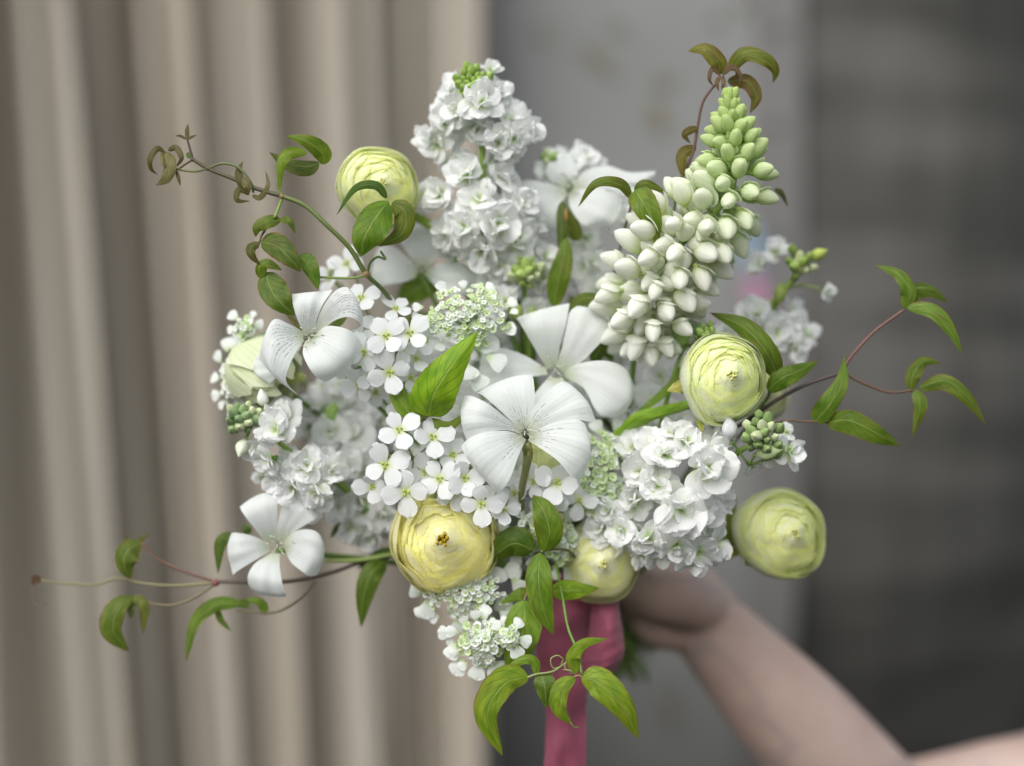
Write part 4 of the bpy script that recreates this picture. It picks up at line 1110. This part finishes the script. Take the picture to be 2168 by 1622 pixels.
while s_pos < tot * .985:
    q = s_pos / tot
    i = int(np.searchsorted(arc, s_pos)); i = min(max(i, 3), 396)
    T = Vector(lc[i + 3] - lc[i - 3]).normalized()
    cen = Vector(lc[i])
    # reach (px) from the axis to the floret tip and the lean of the floret along the stem
    reach = np.interp(q, [0, .15, .5, .60, .70, .80, .88, .95, 1.0], [92, 136, 136, 112, 104, 84, 60, 38, 16])
    size = np.interp(q, [0, .3, .6, .75, .9, 1.0], [68, 69, 66, 60, 44, 30])
    lean = np.interp(q, [0, .5, .65, .78, .9, 1.0], [-.15, -.1, -.05, .35, .9, 2.2])
    nper = int(np.interp(q, [0, .6, .8, 1.0], [9, 7, 9, 7]))
    colr = np.array([np.interp(q, [0, .45, .62, .78, 1.0], a) for a in ([1.0, 1.0, .92, .72, .54], [1.0, 1.0, .97, .84, .70], [.98, .96, .78, .46, .24])])
    A1 = Vector((0, -1, 0)); A1 = (A1 - T * A1.dot(T)).normalized(); A2 = T.cross(A1)
    inner = 4 if q < .55 else 0          # younger pods tucked nearer the stem on the viewer's side
    for k in range(nper + inner):
        a = 2 * math.pi * (k + .5 * (w % 2) + rl.uniform(-.12, .12)) / nper
        if k >= nper:
            a = (k - nper - 1.5) * .8 + rl.uniform(-.2, .2)
        if q < .3 and math.cos(a) < -.55: continue
        rad = A1 * math.cos(a) + A2 * math.sin(a)
        dirv = (rad + T * (lean + rl.uniform(-.45, .4))).normalized()
        L_ = size * rl.uniform(.82, 1.14) * SC
        st = max(reach * SC * (.62 if k >= nper else 1) - L_, .1 * L_)
        base = cen + rad * st + T * rl.uniform(-3, 3) * SC
        kk = rl.uniform(.95, 1.03)
        o = obj("floret", rl.choice(lup_me), None, lup, tuple(colr * kk))
        o.matrix_local = Matrix.Translation(base) @ frame_x(dirv, T) @ Matrix.Scale(L_, 4)
        if q < .92:
            V, F, U = tube_data([cen, base], [.0006, .0006], 3, 5)
            obj("pedicel", mesh_from("pedicel", V, F, U), M_stem, lup, (.34, .44, .14))
    s_pos += np.interp(q, [0, .5, .75, 1.0], [37, 37, 30, 18]) * SC; w += 1
long_stem(lup, (1345, 730, 4.5), 8)

# ------------------------------------------------------------------ leafy vines
VS = "trailing leafy vine sprigs in the bouquet"
def vine(label): return thing("vine_sprig", label, "vine", VS)
v = vine("long twining vine reaching to the upper left with curled bronze tip leaves")
SV = (.10, .12, .045)
vine_tube(v, [(850,665,4),(808,612,2),(775,580,1),(740,525,.5),(690,475,0),(645,435,0),(597,415,0)], [5,5,5.5,5,5,5], (.13,.17,.05), n=40)
vine_tube(v, [(597,415,0),(545,400,0),(490,377,0),(440,357,0),(408,337,0)], [5,4.5,4,4], (.09,.085,.045))
vine_tube(v, [(408,337,0),(402,315,0),(396,293,0)], [3.2,2.6,2.2], (.075,.055,.04))
disc = lambda x, y, d, r, c: obj("node", ME_node, None, v, c, matrix=Matrix.Translation(P(x, y, d)) @ Matrix.Scale(pr(r), 4))
bmn = bmesh.new(); bmesh.ops.create_icosphere(bmn, subdivisions=2, radius=1); ME_node = bpy.data.meshes.new("node"); bmn.to_mesh(ME_node); bmn.free(); ME_node.materials.append(M_stem)
ME_node.polygons.foreach_set("use_smooth", [True] * len(ME_node.polygons))
disc(775, 580, 1, 9, (.26, .19, .08)); disc(597, 416, 0, 7, (.22, .15, .07)); disc(441, 357, 0, 5, (.10, .07, .05)); disc(408, 338, 0, 5, (.09, .06, .05))
leaf(v, [(396,294,0),(396,278),(398,262)], 5, color=(.13,.12,.06), red=.7, teeth=0); leaf(v, [(394,295,0),(382,288),(371,288)], 3, color=(.12,.10,.05), teeth=0); leaf(v, [(398,295,0),(406,290),(417,286)], 3, color=(.12,.10,.05), teeth=0)
leaf(v, [(404,335,0),(398,328),(400,322)], 5, color=(.12,.20,.06), red=0, teeth=0)
vine_tube(v, [(408,338,0),(392,348,.2),(380,357,.3)], [2.4,2.2], (.11,.08,.05), "petiole", 10)
vine_tube(v, [(440,357,0),(410,363,0),(374,358,.2)], [2.6,2.4], (.14,.16,.06), "petiole", 12)
leaf(v, [(350,324,.4),(333,313,.2),(317,335,.0),(319,358,.2),(334,370,.6)], 8, 5, color=(.12,.115,.05), red=.8, teeth=0)
leaf(v, [(356,319,.5),(372,313,.2),(384,334,.0),(373,354,.3)], 7, color=(.11,.10,.045), red=.8, teeth=0)
leaf(v, [(352,322,.3),(361,347,-.1),(352,378,-.2),(330,393,.1)], 13, 15, color=(.15,.15,.065), red=.8)
leaf(v, [(372,360,.2),(378,378,0),(382,394,.1)], 4, color=(.13,.10,.06), red=.8, teeth=0)
leaf(v, [(352,322,.5),(342,330,.1),(345,348,-.2),(360,358,0)], 4, color=(.17,.15,.08), red=.7, teeth=0)
vine_tube(v, [(442,356,0),(472,346,-.2),(505,355,-.3),(530,385,-.2),(537,408,0)], [2.6,2.8,3,2.4], (.13,.16,.06), "petiole")
leaf(v, [(527,413,.2),(512,392,-.1),(504,365,-.1),(514,341,.2)], 9, 11, color=(.105,.10,.045), red=.8, teeth=0)
leaf(v, [(524,409,.0),(506,402,-.1),(502,424,-.1),(530,426,.2)], 7, color=(.115,.12,.045), red=.7, teeth=0)
leaf(v, [(534,414,.1),(551,418,-.1),(567,392,-.1),(562,360,.2)], 6, color=(.15,.15,.06), red=.6, teeth=0)
leaf(v, [(514,376,-.3),(524,395,-.4),(526,412,-.2)], 9, color=(.18,.17,.09), red=.6, teeth=0)
vine_tube(v, [(597,415,0),(588,396,0),(590,378,-.1)], [3,2.6], (.15,.22,.05), "petiole", 10)
leaf(v, [(688,348,.6),(680,322,.2),(650,300,-.2),(605,288,-.3)], 18, 20, color=GRN2, red=.15, dl=.3)
leaf(v, [(676,346,.8),(645,352,.7),(610,345,.6),(570,322,.5)], 21, 12, color=(.085,.13,.03), red=.3)
leaf(v, [(650,323,-.2),(612,326,-.5),(595,352,-.6),(594,402,-.3)], 12, 14, color=GRN, red=.1, teeth=0)
vine_tube(v, [(598,418,0),(590,440,0),(581,462,-.1)], [3.6,3.2], (.19,.30,.06), "petiole", 10)
vine_tube(v, [(578,466,0),(556,495,.2),(550,510,.2),(545,525,.4)], [2.8,2.4], (.16,.12,.06), "petiole", 10)
leaf(v, [(594,465,.1),(565,470,-.2),(545,482,-.2),(541,502,.1)], 15, 14, color=(.12,.19,.03), red=.8)
leaf(v, [(592,466,.1),(612,468,-.1),(626,494,.2)], 8, color=(.13,.20,.035), red=.3, teeth=0)
leaf(v, [(552,512,.2),(585,520,-.3),(612,545,-.5),(637,576,-.2)], 27, 26, color=(.095,.155,.028), red=.85)
leaf(v, [(549,514,.3),(530,525,.2),(533,543,.2),(552,562,.5)], 12, 9, color=(.10,.12,.03), red=.9)
leaf(v, [(552,590,.7),(562,562,.4),(597,572,.5)], 16, 9, color=GRN2, red=.3, teeth=0)
leaf(v, [(634,540,.5),(655,568,.3),(674,614,.5)], 22, 15, color=(.10,.20,.025), red=.3)
leaf(v, [(562,576,.8),(573,612,.3),(597,643,.1),(624,668,.5)], 34, 27, color=(.095,.17,.022), red=.35)
vine_tube(v, [(775,583,1),(740,589,1),(676,587,.8)], [2.8,2.6], (.17,.25,.07), "petiole", 14)
vine_tube(v, [(778,578,1),(784,556,.6),(800,544,.4),(816,549,.3),(806,532,.4)], [2.8,2.6,2.4], (.10,.18,.04), "petiole", 20)
leaf(v, [(822,426,-.2),(793,462,-.8),(770,505,-.9),(764,543,-.3)], 42, 32, color=(.115,.235,.02), red=.15, peak=.45)
leaf(v, [(830,428,.3),(858,450,.2),(850,495,.3),(800,522,.5)], 20, 26, color=(.12,.18,.022), red=.5)
leaf(v, [(819,420,.1),(795,393,-.3),(752,400,-.4),(712,456,0)], 9, 10, color=(.075,.16,.03), red=0, teeth=0)

v = vine("vine spray on the right whose two forks carry red-edged narrow leaves")
BS = (.075, .045, .04)
vine_tube(v, [(1500,940,7),(1590,885,4),(1640,850,3.2),(1705,815,3),(1785,788,3)], [4.5,5,4.5,4.2], (.07,.05,.045))
vine_tube(v, [(1785,788,3),(1800,758,2.9),(1850,703,2.8),(1914,656,2.8)], [3.8,3.6,3.2], (.15,.075,.06))
vine_tube(v, [(1788,790,3),(1825,810,3),(1880,830,3),(1932,827,3)], [3.6,3,2.6], (.12,.07,.045), "petiole")
leaf(v, [(1916,654,2.8),(1925,620,2.5),(1905,582,2.5),(1853,561,3)], 18, 15, color=(.12,.225,.03), red=.7, teeth=0)
leaf(v, [(1918,652,2.9),(1935,612,2.8),(1972,612,2.8),(2008,640,3.2)], 10, 26, color=(.085,.15,.022), red=.8, teeth=0)
leaf(v, [(1920,652,2.7),(1972,662,2.3),(2010,700,2.4),(2037,750,3)], 20, 12, color=(.135,.245,.04), red=.7, teeth=0)
leaf(v, [(1930,827,3),(1932,795,2.8),(1955,765,2.8),(1992,768,3.2)], 14, 18, color=(.12,.20,.03), red=.8, teeth=0)
leaf(v, [(1938,826,3),(1948,862,2.8),(1932,925,3.2)], 16, 14, color=(.12,.21,.03), red=.8, teeth=0)
leaf(v, [(1946,822,2.9),(2000,806,2.4),(2050,842,2.5),(2087,898,3.1)], 14, 21, color=(.13,.22,.035), red=.9, teeth=0)
leaf(v, [(1724,893,3),(1752,862,2.4),(1782,812,2.4),(1789,752,3)], 24, 20, color=(.12,.23,.025), red=.35, teeth=0, peak=.3)
leaf(v, [(1750,894,3),(1800,890,2.4),(1858,918,2.5),(1906,944,3.2)], 22, 30, color=(.115,.21,.02), red=.45)
vine_tube(v, [(1560,925,6),(1650,893,3.2),(1700,892,3),(1752,894,3)], [2.8,2.6,2.6], (.14,.09,.055), "petiole")

v = vine("pair of broad leaves rising behind the right ranunculus")
leaf(v, [(1648,800,2.6),(1622,745,1.6),(1575,692,1.8),(1503,662,2.6)], 25, 26, color=(.125,.22,.025), red=.7, dl=.5)
leaf(v, [(1625,828,2.6),(1655,800,2.2),(1690,785,2.2),(1732,765,2.8)], 20, 24, color=(.10,.20,.02), red=.5)
vine_tube(v, [(1630,825,2.8),(1620,850,4),(1560,930,8),(1450,1080,14)], [3.5,3.5,4], (.12,.2,.05), "petiole")

v = vine("vine trailing far left at the bottom with drooping leaves and a bare thread end")
vine_tube(v, [(900,1150,9),(830,1172,7),(760,1192,6),(690,1216,5.5),(600,1232,5),(510,1232,5),(455,1232,5)], [5.5,5,5,5,4.5,4.5], (.085,.065,.05), n=36)
vine_tube(v, [(455,1231,5),(400,1214,5),(345,1190,5),(300,1150,5)], [3.4,3,3], (.15,.08,.06), "petiole")
vine_tube(v, [(455,1234,5),(370,1240,5),(300,1235,5.2),(250,1224,5.4),(205,1238,5.6),(150,1236,6),(88,1230,6)], [3.6,3,2.6,2.6,2.2], (.20,.19,.09), n=40)
vine_tube(v, [(456,1237,5),(410,1266,5),(360,1282,5),(305,1275,5)], [3.2,3,2.8], (.17,.14,.075), "petiole")
vine_tube(v, [(668,1232,5.4),(625,1275,5),(575,1298,5),(500,1292,5)], [3,2.8,2.4], (.13,.115,.06), "petiole")
disc(456, 1234, 5, 9, (.19, .07, .07))
leaf(v, [(86,1232,6),(75,1225,6),(70,1245,6)], 8, color=(.09,.04,.03), red=.8, teeth=0)
vine_tube(v, [(72,1240,6),(68,1265,6),(82,1286,6),(100,1278,6)], [1.8,1.6,1.0], (.15,.12,.08), "tendril", 14)
leaf(v, [(300,1148,5),(270,1165,4.6),(262,1196,4.6),(276,1226,5)], 32, 22, color=(.11,.175,.03), red=.75, peak=.45)
leaf(v, [(298,1150,5),(302,1138,5),(316,1134,5)], 5, color=(.10,.13,.03), red=.5, teeth=0); leaf(v, [(275,1150,5),(268,1140,5),(270,1130,5)], 5, color=(.11,.12,.04), red=.5, teeth=0)
leaf(v, [(284,1262,5),(250,1292,4.5),(240,1335,4.5),(273,1380,5)], 18, 30, color=(.125,.20,.03), red=.75, peak=.5)
leaf(v, [(282,1262,5),(303,1285,4.7),(303,1343,5)], 13, 11, color=(.13,.18,.035), red=.7, teeth=0)
leaf(v, [(285,1262,5.2),(278,1290,5),(276,1310,5)], 9, color=(.07,.11,.03), red=.3, teeth=0)
leaf(v, [(510,1278,5),(455,1283,4.6),(412,1322,4.6),(394,1402,5)], 14, 17, color=(.12,.22,.035), red=.45, teeth=0)
leaf(v, [(562,1302,5),(550,1278,4.8),(518,1268,4.8)], 8, 12, color=(.13,.24,.03), red=.3, teeth=0)
leaf(v, [(530,1282,5),(505,1277,4.8),(478,1288,4.9)], 9, color=(.12,.22,.03), red=.2, teeth=0)
leaf(v, [(458,1286,4.9),(468,1314,5),(489,1337,5)], 7, color=(.09,.17,.03), red=.3, teeth=0)
leaf(v, [(498,1134,5),(466,1148,4.8),(461,1215,5)], 15, 12, color=(.085,.15,.028), red=.3, teeth=0)
leaf(v, [(530,1130,5.4),(522,1120,5.2),(518,1108,5.2)], 9, color=(.08,.16,.03), red=.1, teeth=0)
leaf(v, [(815,1190,6),(785,1215,5.2),(770,1262,5.2),(764,1328,5.8)], 26, 22, color=(.10,.18,.025), red=.2)
leaf(v, [(835,1165,6.6),(800,1172,6.2),(755,1205,6.2)], 18, 8, color=(.055,.10,.02), red=.1, teeth=0)
leaf(v, [(735,1105,7),(715,1118,6.8),(700,1140,6.8)], 8, color=(.05,.10,.02), red=.1, teeth=0)
vine_tube(v, [(690,1187,5.6),(760,1186,5.8),(840,1172,6.5)], [4.5,5,5], (.25,.33,.10), "petiole")
long_stem(v, (900, 1150, 9), 4)

v = vine("low vine over the pink ribbon with five pointed leaves and curling tendrils")
GL = (.20, .33, .028)
vine_tube(v, [(1175,1180,4),(1192,1270,1.5),(1203,1330,.8),(1222,1378,.2),(1232,1428,-.2)], [2.8,3,3,3,3], (.13,.22,.04))
vine_tube(v, [(1117,1435,0),(1134,1428,0),(1170,1422,0),(1196,1405,.2),(1228,1392,.4)], [3,2.6,2.4,2], (.20,.24,.08), "petiole", 20)
vine_tube(v, [(1196,1408,.2),(1172,1415,0),(1166,1396,-.1),(1180,1388,0),(1192,1396,.1),(1188,1406,.2)], [1.6,1.6,1.4], (.24,.28,.10), "tendril", 30)
vine_tube(v, [(1212,1428,0),(1196,1412,-.1),(1206,1392,0),(1226,1390,0),(1232,1400,0)], [1.6,1.6,1.4], (.24,.26,.10), "tendril", 30)
vine_tube(v, [(1218,1430,0),(1208,1420,-.2),(1192,1418,0)], [1.8,1.4], (.24,.26,.10), "tendril", 12)
vine_tube(v, [(1215,1434,-.2),(1225,1430,-.2),(1236,1436,-.2)], [2.2,2.2], (.26,.16,.07), "petiole", 10)
leaf(v, [(1220,1427,-.1),(1208,1392,-.5),(1235,1360,-.5),(1288,1352,.1)], 10, 20, color=GL, red=.3, teeth=0)
leaf(v, [(1230,1434,-.2),(1268,1446,-.7),(1318,1498,-.7),(1352,1564,.1)], 32, 31, color=GL, red=.42, peak=.42, dl=.35)
leaf(v, [(1219,1434,-.1),(1192,1462,-.5),(1188,1500,-.5),(1210,1532,-.1)], 14, 25, color=GL, red=.3, peak=.45)
vine_tube(v, [(1208,1530,-.1),(1216,1540,0),(1226,1539,.1)], [1.8,1.0], (.16,.22,.05), "tendril", 10)
l_ = leaf(v, [(1146,1425,.1),(1153,1455,-.2),(1157,1500,.2)], 24, 21, color=(.12,.21,.035), red=.1, teeth=0)
leaf(v, [(1120,1434,0),(1070,1446,-.6),(1032,1512,-.7),(1064,1600,.1)], 26, 36, color=GL, red=.42, peak=.42)
leaf(v, [(1136,1430,.1),(1128,1402,-.1),(1100,1402,-.1),(1050,1438,.3)], 9, 13, color=(.15,.27,.03), red=.2, teeth=0)

v = vine("bronze vine tip arching above the lupin with three leaves")
vine_tube(v, [(1432,410,3),(1445,375,2.6),(1468,320,2.4),(1478,262,2.2),(1490,212,2),(1520,172,1.8)], [3.6,3.4,3.2,3,3], (.13,.075,.055), n=30)
leaf(v, [(1524,158,1.8),(1520,132,1.4),(1492,106,1.4),(1456,108,1.9)], 17, 20, color=(.15,.17,.025), red=1.0, teeth=0)
leaf(v, [(1546,150,1.8),(1578,118,1.4),(1618,128,1.3),(1640,150,1.6),(1636,176,2.0)], 20, 13, color=(.145,.19,.025), red=1.0, teeth=0, peak=.3)
leaf(v, [(1540,172,2.2),(1582,172,2.2),(1602,205,2.2),(1588,240,2.4)], 15, 18, color=(.12,.11,.025), red=1.0, teeth=0)
for q_ in ([(1530,160,1.6),(1552,142,1.4),(1568,160,1.4),(1564,182,1.6)], [(1528,158,1.6),(1545,140,1.5),(1560,150,1.6),(1556,170,1.8)], [(1526,160,1.6),(1508,146,1.5),(1502,168,1.5),(1510,182,1.7)], [(1525,160,1.6),(1518,175,1.4),(1522,194,1.5)], [(1530,160,1.7),(1532,178,1.5),(1528,190,1.6)]):
    leaf(v, q_, 5, color=(.15,.10,.07), red=.7, teeth=0)
leaf(v, [(1480,272,2.2),(1462,276,2.0),(1450,286,2.0),(1462,304,2.2)], 8, 9, color=(.10,.09,.025), red=1.0, teeth=0)
leaf(v, [(1474,312,2.4),(1448,325,2.2),(1444,350,2.2),(1446,378,2.4)], 12, 14, color=(.13,.12,.03), red=1.0, teeth=0)
leaf(v, [(1640,400,4.0),(1655,410,4.0),(1668,438,4.2)], 6, color=(.08,.09,.03), red=.8, teeth=0)
leaf(v, [(1545,465,3.6),(1560,490,3.4),(1592,508,3.6)], 15, 10, color=(.05,.10,.015), red=.2, teeth=0)
long_stem(v, (1432, 410, 3), 3.5)

v = vine("three-leaved vine tip between the top corncockle and the lupin")
leaf(v, [(1336,420,1.2),(1312,390,.6),(1262,390,.4),(1224,438,1.0)], 10, 13, color=(.12,.20,.022), red=.9, teeth=0)
leaf(v, [(1345,402,1.0),(1362,430,.3),(1382,470,.3),(1392,522,.8)], 30, 27, color=(.125,.22,.022), red=.8, peak=.3)
leaf(v, [(1343,405,1.4),(1368,388,1.2),(1412,408,1.6)], 9, 16, color=(.11,.17,.022), red=.9, teeth=0)
vine_tube(v, [(1340,412,1.2),(1335,440,2.6),(1310,540,6),(1290,700,11),(1285,1000,16)], [3,3,3.4,4], (.15,.12,.06), n=34)

v = vine("dark narrow leaves standing upright in the centre below the top corncockle")
leaf(v, [(1192,425,5.6),(1190,460,5.2),(1190,520,5.2),(1192,560,5.6)], 12, color=(.07,.12,.02), red=.1, teeth=0)
leaf(v, [(1172,650,5.4),(1182,590,4.8),(1195,540,4.8),(1196,490,5.4)], 22, 24, color=(.10,.18,.018), red=.5, teeth=0)
leaf(v, [(1225,510,6.4),(1218,480,6.2),(1204,440,6.2)], 20, 12, color=(.12,.17,.02), red=.2, teeth=0)
leaf(v, [(1199,468,5.0),(1198,455,4.9),(1197,438,5.0)], 3.5, color=(.42,.27,.12), red=0, teeth=0)
leaf(v, [(1205,665,4.6),(1235,632,4.2),(1285,640,4.2),(1318,672,4.8)], 12, 22, color=(.085,.15,.02), red=.4, teeth=0)
leaf(v, [(1255,770,6.2),(1272,735,5.8),(1300,765,6.2)], 16, 18, color=(.07,.13,.018), red=.2, teeth=0)
long_stem(v, (1172, 650, 5.4), 4)

v = vine("big bright green pointed leaf left of centre with its darker partners")
leaf(v, [(905,882,.6),(918,835,-.5),(955,775,-.7),(1012,702,-.1)], 48, 47, color=(.185,.36,.018), red=.12, peak=.32, dl=.35, dr=.35)
leaf(v, [(900,888,1.4),(860,868,1.0),(834,820,1.2),(838,795,1.8)], 18, 24, color=(.14,.25,.022), red=.1, teeth=0)
leaf(v, [(908,888,1.2),(950,902,1.0),(992,870,1.4)], 10, 12, color=(.15,.24,.025), red=.4, teeth=0)
vine_tube(v, [(905,882,.8),(898,890,1.2),(920,960,4),(1010,1100,10)], [2.6,2.6,3.4,4], (.10,.11,.05), "petiole")
leaf(v, [(938,578,8.8),(900,600,8.2),(868,622,8.2),(838,648,8.6)], 30, 34, color=(.12,.22,.025), red=.1, teeth=0)
leaf(v, [(898,682,2.6),(910,665,2.3),(918,648,2.3)], 7, color=(.15,.30,.03), red=.1, teeth=0)
long_stem(v, (1010, 1100, 10), 4)

v = vine("cross of four leaves below the centre, one hanging over the ribbon")
leaf(v, [(1150,1168,1.4),(1163,1125,.8),(1150,1080,.8),(1128,1048,1.4)], 30, 30, color=(.125,.235,.02), red=.55, peak=.42)
leaf(v, [(1128,1165,1.8),(1092,1150,1.6),(1060,1165,2.0),(1026,1198,2.6)], 30, 34, color=(.085,.165,.018), red=.15, peak=.35, dl=.6)
leaf(v, [(1143,1170,1.2),(1140,1225,.5),(1148,1285,.6),(1172,1345,1.2)], 30, 28, color=(.12,.24,.022), red=.5, peak=.42)
leaf(v, [(1168,1252,2.4),(1195,1250,2.1),(1225,1250,2.2),(1268,1245,2.8)], 22, 22, color=(.17,.32,.022), red=.35)
leaf(v, [(1110,1270,2.2),(1108,1320,1.7),(1095,1375,1.7),(1073,1432,2.4)], 40, 38, color=(.155,.285,.028), red=.3, peak=.4)
leaf(v, [(1120,1250,2.6),(1095,1260,2.4),(1060,1278,2.6)], 13, 12, color=(.15,.27,.03), red=.2, teeth=0)
vine_tube(v, [(1145,1168,1.4),(1170,1163,1.8),(1210,1170,3),(1250,1230,10)], [3,3,3.4,4], (.16,.16,.07), "petiole")
vine_tube(v, [(1110,1272,2.2),(1116,1256,2.3),(1130,1240,2.8),(1180,1235,8)], [2.6,2.6,3,3], (.22,.17,.08), "petiole")
leaf(v, [(1530,1192,4.6),(1518,1178,4.2),(1498,1182,4.4)], 9, color=(.06,.12,.02), red=.1, teeth=0)
long_stem(v, (1250, 1230, 10), 4)

v = vine("two slim grass-like leaves left of the right ranunculus")
leaf(v, [(1450,852,3.0),(1400,870,2.8),(1345,885,3.0),(1298,925,3.6)], 9, 11, color=(.19,.36,.03), red=0, teeth=0, peak=.5)
leaf(v, [(1440,775,4.0),(1425,812,3.8),(1385,850,4.0),(1340,880,4.6)], 8, 10, color=(.20,.34,.06), red=0, teeth=0, peak=.5)
long_stem(v, (1298, 925, 5), 4)

# deep greenery that fills the heart of the bouquet
rg = random.Random(21)
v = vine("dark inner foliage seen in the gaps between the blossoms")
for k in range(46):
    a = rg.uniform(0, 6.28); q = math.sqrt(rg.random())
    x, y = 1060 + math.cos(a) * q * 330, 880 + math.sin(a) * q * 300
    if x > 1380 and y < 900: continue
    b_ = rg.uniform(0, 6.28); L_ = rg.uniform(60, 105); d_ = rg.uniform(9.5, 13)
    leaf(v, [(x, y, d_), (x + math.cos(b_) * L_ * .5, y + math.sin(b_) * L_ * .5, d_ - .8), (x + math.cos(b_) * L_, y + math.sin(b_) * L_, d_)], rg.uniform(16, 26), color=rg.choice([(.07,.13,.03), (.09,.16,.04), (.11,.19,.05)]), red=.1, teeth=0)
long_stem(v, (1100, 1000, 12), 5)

# extra soft blossoms at the back of the dome
Fb = stock("soft white stock filling the back of the bouquet behind the centre", [(1180,1150,14),(1150,1000,12),(1120,850,11),(1090,720,10)], [
    (rg.uniform(880, 1330), rg.uniform(640, 1080), rg.uniform(8.5, 11), rg.uniform(-.4, .4), rg.uniform(-.3, .4), 1.1) for _ in range(26)])

# ------------------------------------------------------------------ ribbon
rib = thing("ribbon", "raspberry pink silk ribbon hanging in a long tail and a short loop", "ribbon")
BULGE = 1.0
def cloth(name, rws, nv=60, nu=19, seed=0, fray=.00035):
    V, F, U = patch(rws, nv, nu, seed=seed)
    rs = np.random.RandomState(seed); V = np.array(V)
    ph = rs.uniform(0, 6, 6)
    for j in range(nv):
        for i in range(nu):
            s, t = i / (nu - 1), j / (nv - 1)
            q = V[j * nu + i]
            q[1] += .0012 * math.sin(s * 7 + t * 9 + ph[0]) * math.sin(t * 5 + ph[1]) + .0004 * math.sin(s * 15 - t * 16 + ph[2]) + .0003 * math.sin(t * 44 + s * 5 + ph[3])
            if i in (0, nu - 1): q[0] += rs.uniform(-fray, fray)
    return obj(name, mesh_from(name, V, F, U), M_rib, rib)
cloth("tail", [((1150,1232,7.2),(1205,1240,6.6),(1264,1236,7.2)), ((1146,1290,6.4),(1200,1300,5.8),(1256,1292,7.0)), ((1138,1350,6.3),(1196,1355,5.9),(1252,1345,7.6)), ((1136,1405,6.2),(1196,1405,5.8),(1256,1400,7.0)), ((1148,1455,6.0),(1202,1458,5.4),(1246,1450,6.2)), ((1156,1520,6.2),(1200,1525,5.8),(1240,1520,6.4)), ((1154,1590,6.2),(1196,1590,5.6),(1240,1590,6.2)), ((1150,1680,6.4),(1194,1680,5.8),(1238,1680,6.4)), ((1160,1800,6.4),(1204,1800,5.8),(1246,1800,6.4))], seed=1)
cloth("loop", [((1256,1238,6.6),(1288,1238,6.0),(1308,1246,6.8)), ((1250,1300,6.4),(1284,1300,5.2),(1314,1300,6.2)), ((1244,1350,6.4),(1286,1350,5.0),(1320,1345,6.0)), ((1234,1395,6.2),(1280,1402,5.2),(1322,1384,5.9)), ((1226,1412,6.4),(1268,1426,5.8),(1306,1422,6.2))], 40, 15, 2)
cloth("loop_back", [((1306,1240,7.4),(1280,1240,7.6),(1250,1236,7.4)), ((1312,1310,7.8),(1280,1310,8.4),(1240,1310,8.0)), ((1316,1370,7.4),(1270,1372,8.6),(1226,1370,8.0)), ((1306,1421,6.3),(1264,1420,7.4),(1222,1412,7.0))], 30, 13, 3)
cloth("knot", [((1160,1215,9),(1230,1210,8),(1310,1215,9)), ((1150,1240,8.5),(1230,1242,7.0),(1316,1240,8.5)), ((1165,1262,9),(1232,1268,8),(1310,1262,9))], 14, 15, 4)
# loose threads on the torn edge
rt = random.Random(4)
thr = MB()
for k in range(46):
    y = rt.uniform(1440, 1690); sd_ = rt.choice((-1, 1)); x = (1152 if sd_ < 0 else 1242) + rt.uniform(-3, 3)
    V, F, U = tube_data([P(x, y, 6.2), P(x + sd_ * rt.uniform(2, 7), y + rt.uniform(-3, 6), 6.2 + rt.uniform(-.3, .3))], [.00012, .00008], 3, 4)
    thr.add(V, F, U)
tag(obj("loose_threads", thr.mesh("loose_threads"), M_rib, rib), kind='stuff')
